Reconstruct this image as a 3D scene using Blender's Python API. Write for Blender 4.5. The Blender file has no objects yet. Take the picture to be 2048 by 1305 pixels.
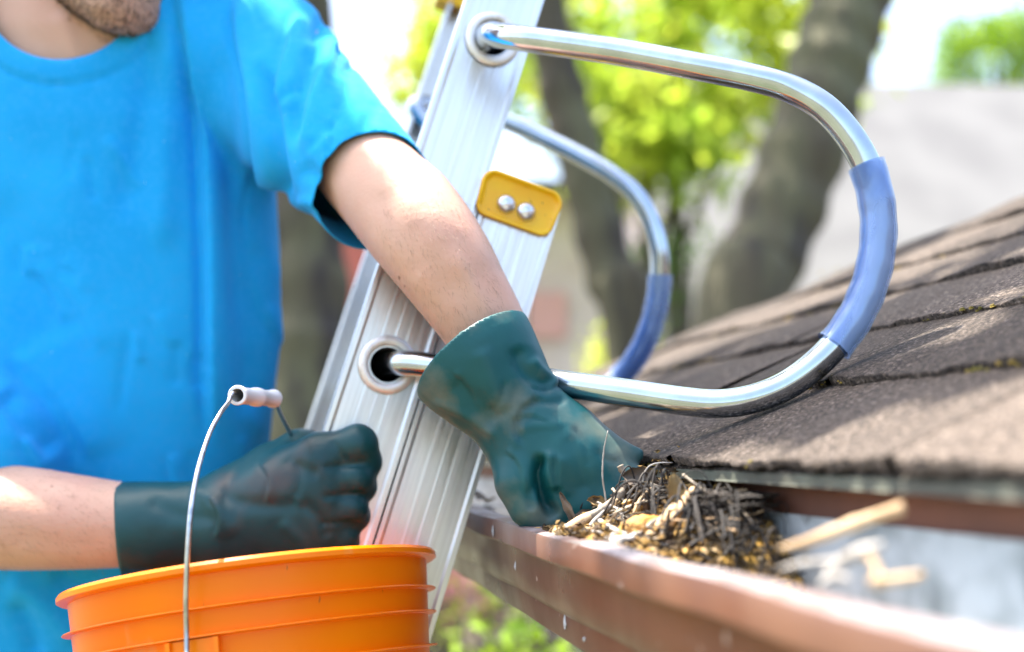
import bpy, bmesh, math, random
import numpy as np
from mathutils import Vector, Matrix
S = bpy.context.scene
COL = S.collection
CZ = 3.0                      # eye height of the photographer above the ground, m
FPX = 2240.0                  # focal length in photo pixels (2048 wide)
PITCH = math.atan((900-652.5)/FPX)
# ------------------------------------------------------------------ camera
cam = bpy.data.cameras.new('camera'); camo = bpy.data.objects.new('camera', cam); COL.objects.link(camo)
camo.location = (0, 0, CZ); camo.rotation_euler = (math.pi/2+PITCH, 0, 0)
cam.sensor_width = 36; cam.lens = 36*FPX/2048; cam.clip_start = 0.02; cam.clip_end = 2000
cam.dof.use_dof = True; cam.dof.focus_distance = 0.82; cam.dof.aperture_fstop = 2.55
S.camera = camo
# ------------------------------------------------------------------ world, sun, exposure
SUN_DIR = Vector((-0.30, 0.20, 0.92)).normalized()       # towards the sun
W = bpy.data.worlds.new('World'); S.world = W; W.use_nodes = True
nt = W.node_tree; nt.nodes.clear()
sky = nt.nodes.new('ShaderNodeTexSky'); sky.sky_type = 'NISHITA'; sky.sun_disc = False
sky.sun_elevation = math.asin(SUN_DIR.z); sky.sun_rotation = math.atan2(SUN_DIR.x, SUN_DIR.y)
sky.air_density = 1.0; sky.dust_density = 4.0; sky.ozone_density = 1.0
bg = nt.nodes.new('ShaderNodeBackground'); bg.inputs[1].default_value = 0.15
wo = nt.nodes.new('ShaderNodeOutputWorld')
nt.links.new(sky.outputs[0], bg.inputs[0]); nt.links.new(bg.outputs[0], wo.inputs[0])
sl = bpy.data.lights.new('sun', 'SUN'); sl.energy = 4.0; sl.angle = math.radians(0.6); sl.color = (1, 0.94, 0.86)
so = bpy.data.objects.new('sun', sl); COL.objects.link(so); so.location = (0, 0, 12)
so.rotation_euler = SUN_DIR.to_track_quat('Z', 'Y').to_euler()
S.view_settings.view_transform = 'Standard'; S.view_settings.look = 'None'
S.view_settings.exposure = 2.13; S.view_settings.gamma = 1.0
try: S.view_settings.use_curve_mapping = False
except Exception: pass
S.cycles.use_denoising = True
S.cycles.max_bounces = 7; S.cycles.diffuse_bounces = 4; S.cycles.glossy_bounces = 4
S.cycles.transmission_bounces = 4; S.cycles.caustics_reflective = False; S.cycles.caustics_refractive = False
S.cycles.sample_clamp_indirect = 6.0
# ------------------------------------------------------------------ coordinates
ca, sa = math.cos(PITCH), math.sin(PITCH)
def P(px, py, d):
    """photo pixel + distance along the view axis -> point"""
    cx = (px-1024)/FPX*d; cy = -(py-652.5)/FPX*d
    return np.array([cx, d*ca-cy*sa, CZ+d*sa+cy*ca])
def PX(v):
    v = np.asarray(v, float); y = v[..., 1]; z = v[..., 2]-CZ
    d = y*ca+z*sa; cy = -y*sa+z*ca
    return np.stack([1024+v[..., 0]/d*FPX, 652.5-cy/d*FPX, d], -1)
AZ = math.radians(13.2)
G = np.array([-math.sin(AZ), math.cos(AZ), 0.0])     # along the eave, away from the camera
U = np.array([math.cos(AZ), math.sin(AZ), 0.0])      # up the roof
Zv = np.array([0, 0, 1.0])
def H(u, g, z): return U*u+G*g+Zv*(CZ+z)
# ------------------------------------------------------------------ object helpers
def props(o, label=None, cat=None, group=None, kind=None):
    if label: o['label'] = label
    if cat: o['category'] = cat
    if group: o['group'] = group
    if kind: o['kind'] = kind
    return o
def thing(name, loc, label, cat, group=None):
    o = bpy.data.objects.new(name, None); COL.objects.link(o); o.location = Vector(loc); o.empty_display_size = .05
    return props(o, label, cat, group)
def link(name, me, mats, parent=None, matrix=None):
    o = bpy.data.objects.new(name, me); COL.objects.link(o)
    for m in (mats if isinstance(mats, (list, tuple)) else [mats]): me.materials.append(m)
    if matrix is not None: o.matrix_world = matrix
    if parent is not None:
        o.parent = parent
        o.matrix_parent_inverse = wmat(parent).inverted()
    return o
def wmat(o):
    m = Matrix.LocRotScale(o.location, o.rotation_euler, o.scale)
    return wmat(o.parent) @ o.matrix_parent_inverse @ m if o.parent else m
def mesh_np(name, V, F, smooth=True, mats=None):
    """V (n,3), F (m,4) or list of faces"""
    me = bpy.data.meshes.new(name)
    V = np.asarray(V, np.float32)
    if isinstance(F, np.ndarray):
        k = F.shape[1]
        me.vertices.add(len(V)); me.vertices.foreach_set('co', V.ravel())
        me.loops.add(F.size); me.loops.foreach_set('vertex_index', F.astype(np.int32).ravel())
        me.polygons.add(len(F)); me.polygons.foreach_set('loop_start', np.arange(0, F.size, k, dtype=np.int32))
        me.polygons.foreach_set('loop_total', np.full(len(F), k, np.int32))
        me.update(calc_edges=True); me.validate()
    else:
        me.from_pydata([tuple(map(float, v)) for v in V], [], F); me.update()
    me.polygons.foreach_set('use_smooth', np.full(len(me.polygons), smooth))
    if mats is not None: me.polygons.foreach_set('material_index', np.asarray(mats, np.int32))
    return me
def attr(me, name, vals):
    a = me.attributes.new(name, 'FLOAT', 'POINT'); a.data.foreach_set('value', np.asarray(vals, np.float32))
class MB:
    """collects pieces into one mesh"""
    def __init__(s): s.V = []; s.F = []; s.M = []; s.n = 0; s.T = []
    def add(s, V, F, m=0, t=0.5):
        V = np.asarray(V, float)
        s.V.append(V); s.F += [tuple(i+s.n for i in f) for f in F]; s.M += [m]*len(F); s.n += len(V); s.T.append(np.full(len(V), t))
    def tube(s, pts, rad, n=12, m=0, caps=True, t=0.5, flat=1.0):
        pts = np.asarray(pts, float); k = len(pts)
        rad = np.full(k, rad) if np.isscalar(rad) else np.asarray(rad, float)
        tan = np.gradient(pts, axis=0); tan /= np.linalg.norm(tan, axis=1)[:, None]+1e-12
        ref = np.array([0, 0, 1.0]) if abs(tan[0][2]) < .9 else np.array([1.0, 0, 0])
        a = np.cross(tan[0], ref); a /= np.linalg.norm(a); R = []
        for i in range(k):
            a = a-tan[i]*np.dot(a, tan[i]); a /= np.linalg.norm(a); b = np.cross(tan[i], a)
            for j in range(n):
                q = 2*math.pi*j/n
                R.append(pts[i]+rad[i]*(a*math.cos(q)+b*flat*math.sin(q)))
        F = [(i*n+j, i*n+(j+1) % n, (i+1)*n+(j+1) % n, (i+1)*n+j) for i in range(k-1) for j in range(n)]
        if caps: F += [tuple(range(n))[::-1], tuple((k-1)*n+j for j in range(n))]
        s.add(R, F, m, t)
    def box(s, o, ex, ey, ez, m=0, t=.5):
        """corner o and three edge vectors"""
        o, ex, ey, ez = map(np.asarray, (o, ex, ey, ez))
        V = [o, o+ex, o+ex+ey, o+ey, o+ez, o+ex+ez, o+ex+ey+ez, o+ey+ez]
        s.add(V, [(0, 3, 2, 1), (4, 5, 6, 7), (0, 1, 5, 4), (1, 2, 6, 5), (2, 3, 7, 6), (3, 0, 4, 7)], m, t)
    def lathe(s, prof, n=64, m=0, mat=None, close=False):
        """prof list of (r,z)"""
        V = []; k = len(prof)
        for r, z in prof:
            for j in range(n):
                q = 2*math.pi*j/n; V.append((r*math.cos(q), r*math.sin(q), z))
        V = np.array(V)
        if mat is not None: V = V@np.array(mat.to_3x3()).T+np.array(mat.translation)
        F = [(i*n+j, i*n+(j+1) % n, (i+1)*n+(j+1) % n, (i+1)*n+j) for i in range(k-1) for j in range(n)]
        if close: F += [((k-1)*n+j, (k-1)*n+(j+1) % n, (j+1) % n, j) for j in range(n)]
        s.add(V, F, m)
    def build(s, name, mats, parent=None, smooth=True, matrix=None, angle=None, tone=False):
        V = np.concatenate(s.V); me = bpy.data.meshes.new(name)
        me.from_pydata(V.tolist(), [], s.F); me.update()
        me.polygons.foreach_set('material_index', s.M)
        me.polygons.foreach_set('use_smooth', np.full(len(s.F), smooth))
        if tone: attr(me, 'tone', np.concatenate(s.T))
        if angle is not None:
            bm = bmesh.new(); bm.from_mesh(me)
            for e in bm.edges:
                if len(e.link_faces) == 2 and e.calc_face_angle(0) > math.radians(angle): e.smooth = False
            bm.to_mesh(me); bm.free()
        return link(name, me, mats, parent, matrix)
def spline(pts, n=8):
    """Catmull-Rom through pts"""
    p = np.asarray(pts, float); p = np.vstack([2*p[0]-p[1], p, 2*p[-1]-p[-2]]); out = []
    for i in range(1, len(p)-2):
        for k in range(n):
            t = k/n
            out.append(.5*((2*p[i])+(-p[i-1]+p[i+1])*t+(2*p[i-1]-5*p[i]+4*p[i+1]-p[i+2])*t*t+(-p[i-1]+3*p[i]-3*p[i+1]+p[i+2])*t**3))
    out.append(p[-2]); return np.array(out)
# ------------------------------------------------------------------ materials
def mat(name, base, rough=.6, metal=0, c2=None, ns=8, nlo=.4, nhi=.6, detail=6, bump=0, bs=60, bdist=.002, spec=.5,
        stretch=None, sss=0, trans=0, coat=0, speck=None, tone=0, sheen=0, bdetail=6, alpha=None, c3=None, c3s=30, c3lo=.6, c3hi=.7, roughn=0, co='Object'):
    m = bpy.data.materials.new(name); m.use_nodes = True; t = m.node_tree; t.nodes.clear()
    N = t.nodes.new; L = t.links.new
    out = N('ShaderNodeOutputMaterial'); b = N('ShaderNodeBsdfPrincipled'); L(b.outputs[0], out.inputs[0])
    tc = N('ShaderNodeTexCoord'); mp = N('ShaderNodeMapping'); L(tc.outputs[co], mp.inputs[0])
    if stretch: mp.inputs['Scale'].default_value = stretch
    b.inputs['Roughness'].default_value = rough; b.inputs['Metallic'].default_value = metal
    b.inputs['Specular IOR Level'].default_value = spec
    def noise(scale, det=detail):
        n = N('ShaderNodeTexNoise'); n.inputs['Scale'].default_value = scale; n.inputs['Detail'].default_value = det
        L(mp.outputs[0], n.inputs['Vector']); return n.outputs['Fac']
    def ramp(src, lo, hi):
        r = N('ShaderNodeMapRange'); r.inputs[1].default_value = lo; r.inputs[2].default_value = hi; L(src, r.inputs[0]); return r.outputs[0]
    def mix(fac, a, bb):
        x = N('ShaderNodeMix'); x.data_type = 'RGBA'
        if isinstance(fac, float): x.inputs[0].default_value = fac
        else: L(fac, x.inputs[0])
        for k, v in ((6, a), (7, bb)):
            if isinstance(v, tuple): x.inputs[k].default_value = (*v[:3], 1)
            else: L(v, x.inputs[k])
        return x.outputs[2]
    c = tuple(base)
    if c2 is not None: c = mix(ramp(noise(ns), nlo, nhi), c, tuple(c2))
    if c3 is not None: c = mix(ramp(noise(c3s), c3lo, c3hi), c, tuple(c3))
    if speck is not None: c = mix(ramp(noise(speck[1], 2), speck[2], speck[2]+.04), c, tuple(speck[0]))
    if tone:
        at = N('ShaderNodeAttribute'); at.attribute_name = 'tone'
        hs = N('ShaderNodeHueSaturation'); 
        if isinstance(c, tuple): hs.inputs['Color'].default_value = (*c[:3], 1)
        else: L(c, hs.inputs['Color'])
        ml = N('ShaderNodeMapRange'); ml.inputs[3].default_value = 1-tone; ml.inputs[4].default_value = 1+tone
        L(at.outputs['Fac'], ml.inputs[0]); L(ml.outputs[0], hs.inputs['Value']); c = hs.outputs[0]
    if isinstance(c, tuple): b.inputs['Base Color'].default_value = (*c[:3], 1)
    else: L(c, b.inputs['Base Color'])
    if roughn: L(ramp(noise(ns*1.7), .3, .7), (r := N('ShaderNodeMapRange')).inputs[0]); r.inputs[3].default_value = max(.02, rough-roughn); r.inputs[4].default_value = rough+roughn; L(r.outputs[0], b.inputs['Roughness'])
    if bump:
        bp = N('ShaderNodeBump'); bp.inputs['Strength'].default_value = bump; bp.inputs['Distance'].default_value = bdist
        L(noise(bs, bdetail), bp.inputs['Height']); L(bp.outputs[0], b.inputs['Normal'])
    if sss:
        b.inputs['Subsurface Weight'].default_value = sss; b.inputs['Subsurface Radius'].default_value = (1, .35, .2); b.inputs['Subsurface Scale'].default_value = .006
    if coat: b.inputs['Coat Weight'].default_value = coat; b.inputs['Coat Roughness'].default_value = .15
    if sheen: b.inputs['Sheen Weight'].default_value = sheen; b.inputs['Sheen Roughness'].default_value = .5
    if trans:
        tr = N('ShaderNodeBsdfTranslucent')
        if isinstance(c, tuple): tr.inputs[0].default_value = (*c[:3], 1)
        else: L(c, tr.inputs[0])
        ms = N('ShaderNodeMixShader'); ms.inputs[0].default_value = trans; L(b.outputs[0], ms.inputs[1]); L(tr.outputs[0], ms.inputs[2]); L(ms.outputs[0], out.inputs[0])
    if alpha:
        sh = out.inputs[0].links[0].from_socket; tp = N('ShaderNodeBsdfTransparent'); tp.inputs[0].default_value = (*alpha[1], 1)
        ms = N('ShaderNodeMixShader'); ms.inputs[0].default_value = alpha[0]; L(sh, ms.inputs[1]); L(tp.outputs[0], ms.inputs[2]); L(ms.outputs[0], out.inputs[0])
    return m
M = {}
M['alu'] = mat('ladder_aluminium', (.80, .80, .79), .38, 1, c2=(.70, .69, .68), ns=6, nlo=.35, nhi=.7, bump=.10, bs=9, bdist=.0008, stretch=(45, 45, 1.2), roughn=.08)
M['alu_edge'] = mat('polished_aluminium', (.92, .91, .9), .22, 1)
M['rim'] = mat('ferrule', (.86, .83, .78), .45, .5, c2=(.66, .58, .48), ns=90, nlo=.5, nhi=.7)
M['chrome'] = mat('tube_metal', (.53, .58, .62), .16, 1, c2=(.47, .51, .55), ns=50, bump=.05, bs=200, bdist=.0003)
M['pad'] = mat('blue_vinyl', (.15, .27, .60), .10, 0, c2=(.46, .60, .82), ns=22, nlo=.45, nhi=.6, bump=.35, bs=70, bdist=.001, coat=1, stretch=(1, 1, .35), alpha=(.62, (.78, .87, 1.0)))
M['yellow'] = mat('yellow_plastic', (1.0, .57, .0), .35, 0, c2=(.98, .50, .0), ns=40, bump=.1, bs=300, bdist=.0003, speck=((.25, .14, .02), 260, .70))
M['rivet'] = mat('rivet_metal', (.75, .76, .78), .3, 1, bump=.3, bs=500, bdist=.0003)
M['orange'] = mat('orange_plastic', (1.0, .225, .0), .33, 0, spec=.25, c2=(.97, .20, .0), ns=9, bump=.08, bs=90, bdist=.0006, c3=(.85, .32, .10), c3s=22, c3lo=.62, c3hi=.74, stretch=(1, 1, .3), speck=((.45, .12, .02), 170, .755), roughn=.06)
M['wire'] = mat('galvanised_wire', (.62, .63, .64), .3, 1, c2=(.4, .41, .42), ns=120)
M['white_grip'] = mat('white_plastic', (.82, .80, .78), .35, 0)
M['shirt'] = mat('blue_cotton', (.012, .365, .78), .88, 0, c2=(.015, .40, .82), ns=9, c3=(.03, .40, .82), c3s=140, c3lo=.45, c3hi=.8, bump=.35, bs=900, bdist=.0006, bdetail=3, sheen=.06, spec=.15, speck=((.3, .6, .85), 210, .75))
M['skin'] = mat('skin', (.62, .365, .245), .5, 0, c2=(.63, .335, .235), ns=14, nlo=.35, nhi=.75, bump=.45, bs=300, bdist=.0007, sss=.10, spec=.4, speck=((.30, .13, .08), 75, .765), c3=(.66, .40, .28), c3s=26, c3lo=.45, c3hi=.8)
M['hair'] = mat('dark_hair', (.035, .022, .014), .6, 0)
M['stubble'] = mat('stubble', (.08, .05, .032), .6, 0)
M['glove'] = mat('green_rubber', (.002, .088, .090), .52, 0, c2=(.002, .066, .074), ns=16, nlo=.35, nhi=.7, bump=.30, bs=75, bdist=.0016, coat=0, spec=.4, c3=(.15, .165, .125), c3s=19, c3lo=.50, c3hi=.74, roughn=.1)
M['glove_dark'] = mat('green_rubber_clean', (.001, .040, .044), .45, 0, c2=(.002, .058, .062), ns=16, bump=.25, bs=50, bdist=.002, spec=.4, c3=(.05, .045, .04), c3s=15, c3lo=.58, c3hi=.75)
M['denim'] = mat('denim', (.03, .05, .11), .9, 0, c2=(.05, .08, .16), ns=30, bump=.4, bs=500)
M['boot'] = mat('boot_leather', (.07, .045, .025), .7, 0, c2=(.1, .06, .03), ns=30)
M['gutter'] = mat('brown_gutter_paint', (.178, .092, .056), .34, 0, c2=(.135, .066, .042), ns=11, bump=.12, bs=30, bdist=.001, c3=(.46, .37, .31), c3s=60, c3lo=.68, c3hi=.73, coat=.1, roughn=.1)
M['gutter_in'] = mat('gutter_inside', (.50, .54, .55), .55, 0, c2=(.22, .25, .25), ns=28, nlo=.45, nhi=.7, bump=.2, bs=60, c3=(.09, .085, .07), c3s=45, c3lo=.6, c3hi=.7)
M['lip_worn'] = mat('worn_lip', (.30, .26, .26), .5, 0, c2=(.20, .13, .11), ns=26, bump=.25, bs=70, c3=(.12, .11, .10), c3s=60, c3lo=.58, c3hi=.66)
M['fascia'] = mat('fascia_paint', (.22, .085, .05), .6, 0, c2=(.16, .065, .04), ns=14, bump=.3, bs=50)
M['drip'] = mat('drip_edge_metal', (.15, .16, .12), .55, .1, c2=(.09, .09, .07), ns=20)
M['soffit'] = mat('soffit_paint', (.55, .52, .48), .7, 0)
M['wall'] = mat('wall_siding', (.55, .50, .44), .8, 0, c2=(.48, .44, .4), ns=3, bump=.3, bs=20)
M['shingle'] = mat('asphalt_shingle', (.092, .072, .056), .92, 0, c2=(.034, .028, .024), ns=330, nlo=.42, nhi=.6, detail=3, bump=.9, bs=520, bdist=.0018, bdetail=3, c3=(.20, .16, .13), c3s=300, c3lo=.55, c3hi=.66, tone=.30, spec=.25)
M['moss'] = mat('moss', (.14, .12, .02), .95, 0, c2=(.30, .20, .035), ns=60, bump=.8, bs=300, bdist=.002)
M['twig'] = mat('twig_bark', (.20, .155, .11), .8, 0, c2=(.36, .30, .22), ns=60, bump=.6, bs=150, tone=.5)
M['wood'] = mat('bare_wood', (.62, .43, .24), .7, 0, c2=(.48, .31, .16), ns=90, bump=.5, bs=160, stretch=(1, 1, 1), tone=.3)
M['greywood'] = mat('weathered_wood', (.50, .46, .40), .8, 0, c2=(.30, .27, .23), ns=90, bump=.6, bs=160, tone=.3)
M['needle'] = mat('wet_needles', (.012, .009, .007), .7, 0, c2=(.034, .025, .017), ns=50, tone=.6)
M['compost'] = mat('compost', (.07, .045, .02), .95, 0, c2=(.40, .23, .04), ns=42, nlo=.46, nhi=.6, bump=1, bs=170, bdist=.006, c3=(.02, .016, .012), c3s=70, c3lo=.55, c3hi=.62)
M['dry_leaf'] = mat('dry_leaf', (.22, .15, .07), .8, 0, c2=(.33, .22, .08), ns=60, bump=.5, bs=120, trans=.2)
M['rot'] = mat('rotten_orange_wood', (.62, .26, .04), .9, 0, c2=(.45, .25, .08), ns=70, bump=1, bs=150, bdist=.004)
M['bark'] = mat('bark', (.088, .072, .046), .95, 0, c2=(.125, .120, .065), ns=3.0, bump=1, bs=14, bdist=.03, stretch=(1, 1, .35), c3=(.05, .04, .035), c3s=7, c3lo=.5, c3hi=.65)
M['leaf'] = mat('yellow_green_leaf', (.36, .50, .05), .5, 0, c2=(.58, .63, .07), ns=1.2, trans=.55, tone=.4)
M['leaf2'] = mat('green_leaf', (.10, .26, .03), .5, 0, c2=(.22, .40, .04), ns=1.5, trans=.45, tone=.4)
M['leaf3'] = mat('shrub_leaf', (.12, .26, .012), .5, 0, c2=(.28, .42, .01), ns=3, trans=.4, tone=.4)
M['petal'] = mat('pink_petal', (.70, .30, .36), .6, 0, trans=.3, tone=.2)
M['grass'] = mat('grass', (.06, .075, .03), .9, 0, c2=(.12, .11, .07), ns=.6, bump=.6, bs=20, bdist=.03)
M['soil'] = mat('mulch', (.07, .045, .03), .95, 0, c2=(.12, .08, .05), ns=5, bump=1, bs=20, bdist=.03)
M['nroof'] = mat('pale_shingle', (.178, .176, .17), .9, 0, c2=(.145, .143, .14), ns=1.2, bump=.4, bs=25)
M['nwall'] = mat('pale_siding', (.78, .66, .63), .8, 0, c2=(.68, .54, .50), ns=1.5)
M['nred'] = mat('red_shutter', (.62, .16, .13), .6, 0)
M['npink'] = mat('faded_shutter', (.74, .40, .37), .7, 0)
M['glass'] = mat('window_glass', (.06, .08, .09), .08, 0, spec=.8)
M['trim'] = mat('white_trim', (.8, .79, .77), .6, 0)
M['eye'] = mat('eye_white', (.75, .72, .70), .2, 0)
M['iris'] = mat('iris', (.08, .05, .03), .15, 0)
# ------------------------------------------------------------------ implicit surfaces
def grid(lo, hi, h):
    lo = np.array(lo, float); hi = np.array(hi, float); n = np.ceil((hi-lo)/h).astype(int)+1
    ax = [lo[i]+h*np.arange(n[i]) for i in range(3)]
    X, Y, Z = np.meshgrid(*ax, indexing='ij', sparse=True)
    return X.astype(np.float32), Y.astype(np.float32), Z.astype(np.float32), lo, h
def smin(a, b, k):
    h = np.clip(.5+.5*(b-a)/k, 0, 1); return b*(1-h)+a*h-k*h*(1-h)
def smax(a, b, k): return -smin(-a, -b, k)
def cone(g, a, ra, b, rb):
    X, Y, Z = g[:3]; a = np.asarray(a, np.float32); b = np.asarray(b, np.float32); d = b-a; L2 = float(d@d)
    t = np.clip(((X-a[0])*d[0]+(Y-a[1])*d[1]+(Z-a[2])*d[2])/L2, 0, 1)
    return np.sqrt((X-a[0]-t*d[0])**2+(Y-a[1]-t*d[1])**2+(Z-a[2]-t*d[2])**2)-(ra+(rb-ra)*t)
def ell(g, c, r, R=None):
    X, Y, Z = g[:3]; x, y, z = X-c[0], Y-c[1], Z-c[2]
    if R is not None:
        R = np.asarray(R); x, y, z = (R[0][0]*x+R[1][0]*y+R[2][0]*z, R[0][1]*x+R[1][1]*y+R[2][1]*z, R[0][2]*x+R[1][2]*y+R[2][2]*z)
    k = np.sqrt((x/r[0])**2+(y/r[1])**2+(z/r[2])**2); return (k-1)*min(r)*.5+(k-1)*np.mean(r)*.5
def chain(g, pts, k=.01):
    f = None
    if k < 0:
        q = spline([list(a)+[r] for a, r in pts], 4); pts = [(x[:3], x[3]) for x in q]; k = .0008
    for (a, ra), (b, rb) in zip(pts[:-1], pts[1:]):
        q = cone(g, a, ra, b, rb); f = q if f is None else smin(f, q, k)
    return f
def half(g, p, n):
    X, Y, Z = g[:3]; n = np.asarray(n, float)/np.linalg.norm(n); return (X-p[0])*n[0]+(Y-p[1])*n[1]+(Z-p[2])*n[2]
def nets(F, g):
    lo, h = g[3], g[4]; s = F < 0; nx, ny, nz = F.shape
    c = np.zeros((nx-1, ny-1, nz-1), np.int8)
    for i in (0, 1):
        for j in (0, 1):
            for k in (0, 1): c += s[i:nx-1+i, j:ny-1+j, k:nz-1+k]
    idx = np.argwhere((c > 0) & (c < 8)); ids = -np.ones(c.shape, np.int64); ids[tuple(idx.T)] = np.arange(len(idx))
    acc = np.zeros((len(idx), 3)); cnt = np.zeros(len(idx))
    for a in range(3):
        o1, o2 = [q for q in range(3) if q != a]
        for i in (0, 1):
            for j in (0, 1):
                off = np.zeros(3, int); off[o1] = i; off[o2] = j; p = idx+off; q = p.copy(); q[:, a] += 1
                va = F[tuple(p.T)]; vb = F[tuple(q.T)]; m = (va < 0) != (vb < 0)
                t = va[m]/(va[m]-vb[m]); pt = p[m].astype(float); pt[:, a] += t; acc[m] += pt; cnt[m] += 1
    V = lo+h*acc/cnt[:, None]; Q = []
    for a in range(3):
        o1, o2 = (a+1) % 3, (a+2) % 3
        sl0 = [slice(None)]*3; sl1 = [slice(None)]*3; sl0[a] = slice(0, -1); sl1[a] = slice(1, None)
        A = s[tuple(sl0)]; B = s[tuple(sl1)]; e = np.argwhere(A != B)
        e = e[(e[:, o1] > 0) & (e[:, o2] > 0) & (e[:, o1] < c.shape[o1]) & (e[:, o2] < c.shape[o2])]
        ins = A[tuple(e.T)]
        def cid(d1, d2):
            p = e.copy(); p[:, o1] += d1; p[:, o2] += d2; return ids[tuple(p.T)]
        q = np.stack([cid(-1, -1), cid(0, -1), cid(0, 0), cid(-1, 0)], 1); q[~ins] = q[~ins][:, ::-1]; Q.append(q)
    return V, np.concatenate(Q)
def smooth(V, Q, it=2, lam=.5):
    n = len(V); a = Q.ravel(); b = np.roll(Q, -1, axis=1).ravel()
    i = np.concatenate([a, b]); j = np.concatenate([b, a]); cnt = np.bincount(i, minlength=n)
    for _ in range(it):
        for sgn in (lam, -lam*1.02):
            av = np.stack([np.bincount(i, V[j, k], n) for k in range(3)], 1)/np.maximum(cnt, 1)[:, None]
            V = V+sgn*(av-V)
    return V
def normals(V, Q):
    fn = np.cross(V[Q[:, 2]]-V[Q[:, 0]], V[Q[:, 3]]-V[Q[:, 1]]); n = np.zeros_like(V)
    for k in range(4):
        for c in range(3): n[:, c] += np.bincount(Q[:, k], fn[:, c], len(V))
    return n/(np.linalg.norm(n, axis=1)[:, None]+1e-12)
def linedist(p, pts):
    """distance to a polyline, signed side, parameter 0..1 (2-D points)"""
    pts = np.asarray(pts, float); best = np.full(len(p), 1e9); side = np.zeros(len(p)); par = np.zeros(len(p)); n = len(pts)-1
    for i in range(n):
        a, b = pts[i], pts[i+1]; d = b-a; L = d@d; t = np.clip(((p-a)@d)/L, 0, 1); q = p-a-t[:, None]*d; r = np.linalg.norm(q, axis=1)
        m = r < best; best[m] = r[m]; side[m] = np.sign(d[0]*q[m, 1]-d[1]*q[m, 0]); par[m] = (i+t[m])/n
    return best, side, par
def clip_open(V, Q, c, h=.004):
    """drop what lies where c>0 and pull the rim exactly onto c=0"""
    cv = c(V); keep = ~(cv[Q] > 0).all(1); Q = Q[keep]; used = np.unique(Q); remap = -np.ones(len(V), int); remap[used] = np.arange(len(used)); V = V[used].copy(); Q = remap[Q]
    N = normals(V, Q)
    for _ in range(4):
        cv = c(V); m = cv > 1e-6
        if not m.any(): break
        P0 = V[m]; g = np.stack([(c(P0+d)-c(P0-d))/2e-3 for d in np.eye(3)*1e-3], 1); g -= N[m]*(g*N[m]).sum(1)[:, None]
        st = cv[m][:, None]*g/np.maximum((g*g).sum(1), .15)[:, None]; L = np.linalg.norm(st, axis=1); st *= np.minimum(1, 2.0*h/np.maximum(L, 1e-9))[:, None]; V[m] = P0-st
    return V, Q
def rim_smooth(V, Q, it=6):
    """fair the open border so the hem reads as a clean line"""
    e = np.concatenate([np.stack([Q[:, k], Q[:, (k+1) % 4]], 1) for k in range(4)]); key = np.sort(e, 1); u, inv, ct = np.unique(key, axis=0, return_inverse=True, return_counts=True)
    be = e[ct[inv.ravel()] == 1]; nb = {}
    for a, b in be: nb.setdefault(a, []).append(b); nb.setdefault(b, []).append(a)
    ks = np.array([k for k in nb if len(nb[k]) == 2]); 
    if not len(ks): return V
    A = np.array([nb[k][0] for k in ks]); B = np.array([nb[k][1] for k in ks])
    for _ in range(it): V[ks] = V[ks]*.5+(V[A]+V[B])*.25
    return V
def solidify(V, Q, t, N=None):
    N = normals(V, Q) if N is None else N; n = len(V); V2 = V-N*t
    e = np.concatenate([np.stack([Q[:, k], Q[:, (k+1) % 4]], 1) for k in range(4)]); key = np.sort(e, 1); u, inv, ct = np.unique(key, axis=0, return_inverse=True, return_counts=True)
    be = e[ct[inv.ravel()] == 1]
    return np.concatenate([V, V2]), np.concatenate([Q, Q[:, ::-1]+n, np.stack([be[:, 1], be[:, 0], be[:, 0]+n, be[:, 1]+n], 1)])
class _pt:
    def __init__(s, V): s.t = (V[:, 0], V[:, 1], V[:, 2])
def vg(V): return (V[:, 0], V[:, 1], V[:, 2])
def wav(p, freq, seed, octv=3):
    """cheap smooth noise made of sines"""
    r = np.random.RandomState(seed); o = np.zeros(len(p)); a = 1
    for k in range(octv):
        for _ in range(4):
            d = r.normal(size=3); d /= np.linalg.norm(d); o += a*np.sin(p@d*freq*(2**k)*r.uniform(.7, 1.3)+r.uniform(0, 6.3))
        a *= .5
    return o/5
def crease(V, N, pts, w, amp, kind='valley', dmin=0, dmax=9):
    """push the surface along a photo-space path; w in photo pixels, amp in metres"""
    q = PX(V); d, side, par = linedist(q[:, :2], spline(np.array(pts, float), 6))
    fade = np.clip(np.minimum(par, 1-par)*6, 0, 1); fade = fade*fade*(3-2*fade); x = d/w
    if kind == 'valley': f = -np.exp(-x*x)
    elif kind == 'ridge': f = np.exp(-x*x)
    else:   # overlap: ridge on one side falling sharply on the other
        sx = x*side; f = np.where(sx < 0, np.exp(-(sx/2.4)**2), np.exp(-(sx/.45)**2))-.6*np.where(sx > 0, np.exp(-((sx-.9)/.7)**2), 0)
    m = (q[:, 2] > dmin) & (q[:, 2] < dmax)
    return V+N*(f*fade*amp*m)[:, None]

# ------------------------------------------------------------------ ground, far houses, trees
mb = MB(); n = 24
gx = np.concatenate([np.linspace(-400, -30, 6), np.linspace(-24, 24, 25), np.linspace(30, 400, 6)])
XX, YY = np.meshgrid(gx, gx+10, indexing='ij'); ZZ = .05*np.sin(XX*.5)*np.cos(YY*.4)
V = np.stack([XX, YY, ZZ], -1).reshape(-1, 3); k = len(gx)
F = np.array([(i*k+j, (i+1)*k+j, (i+1)*k+j+1, i*k+j+1) for i in range(k-1) for j in range(k-1)])
props(link('ground', mesh_np('ground', V, F), M['grass']), kind='structure')

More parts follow.
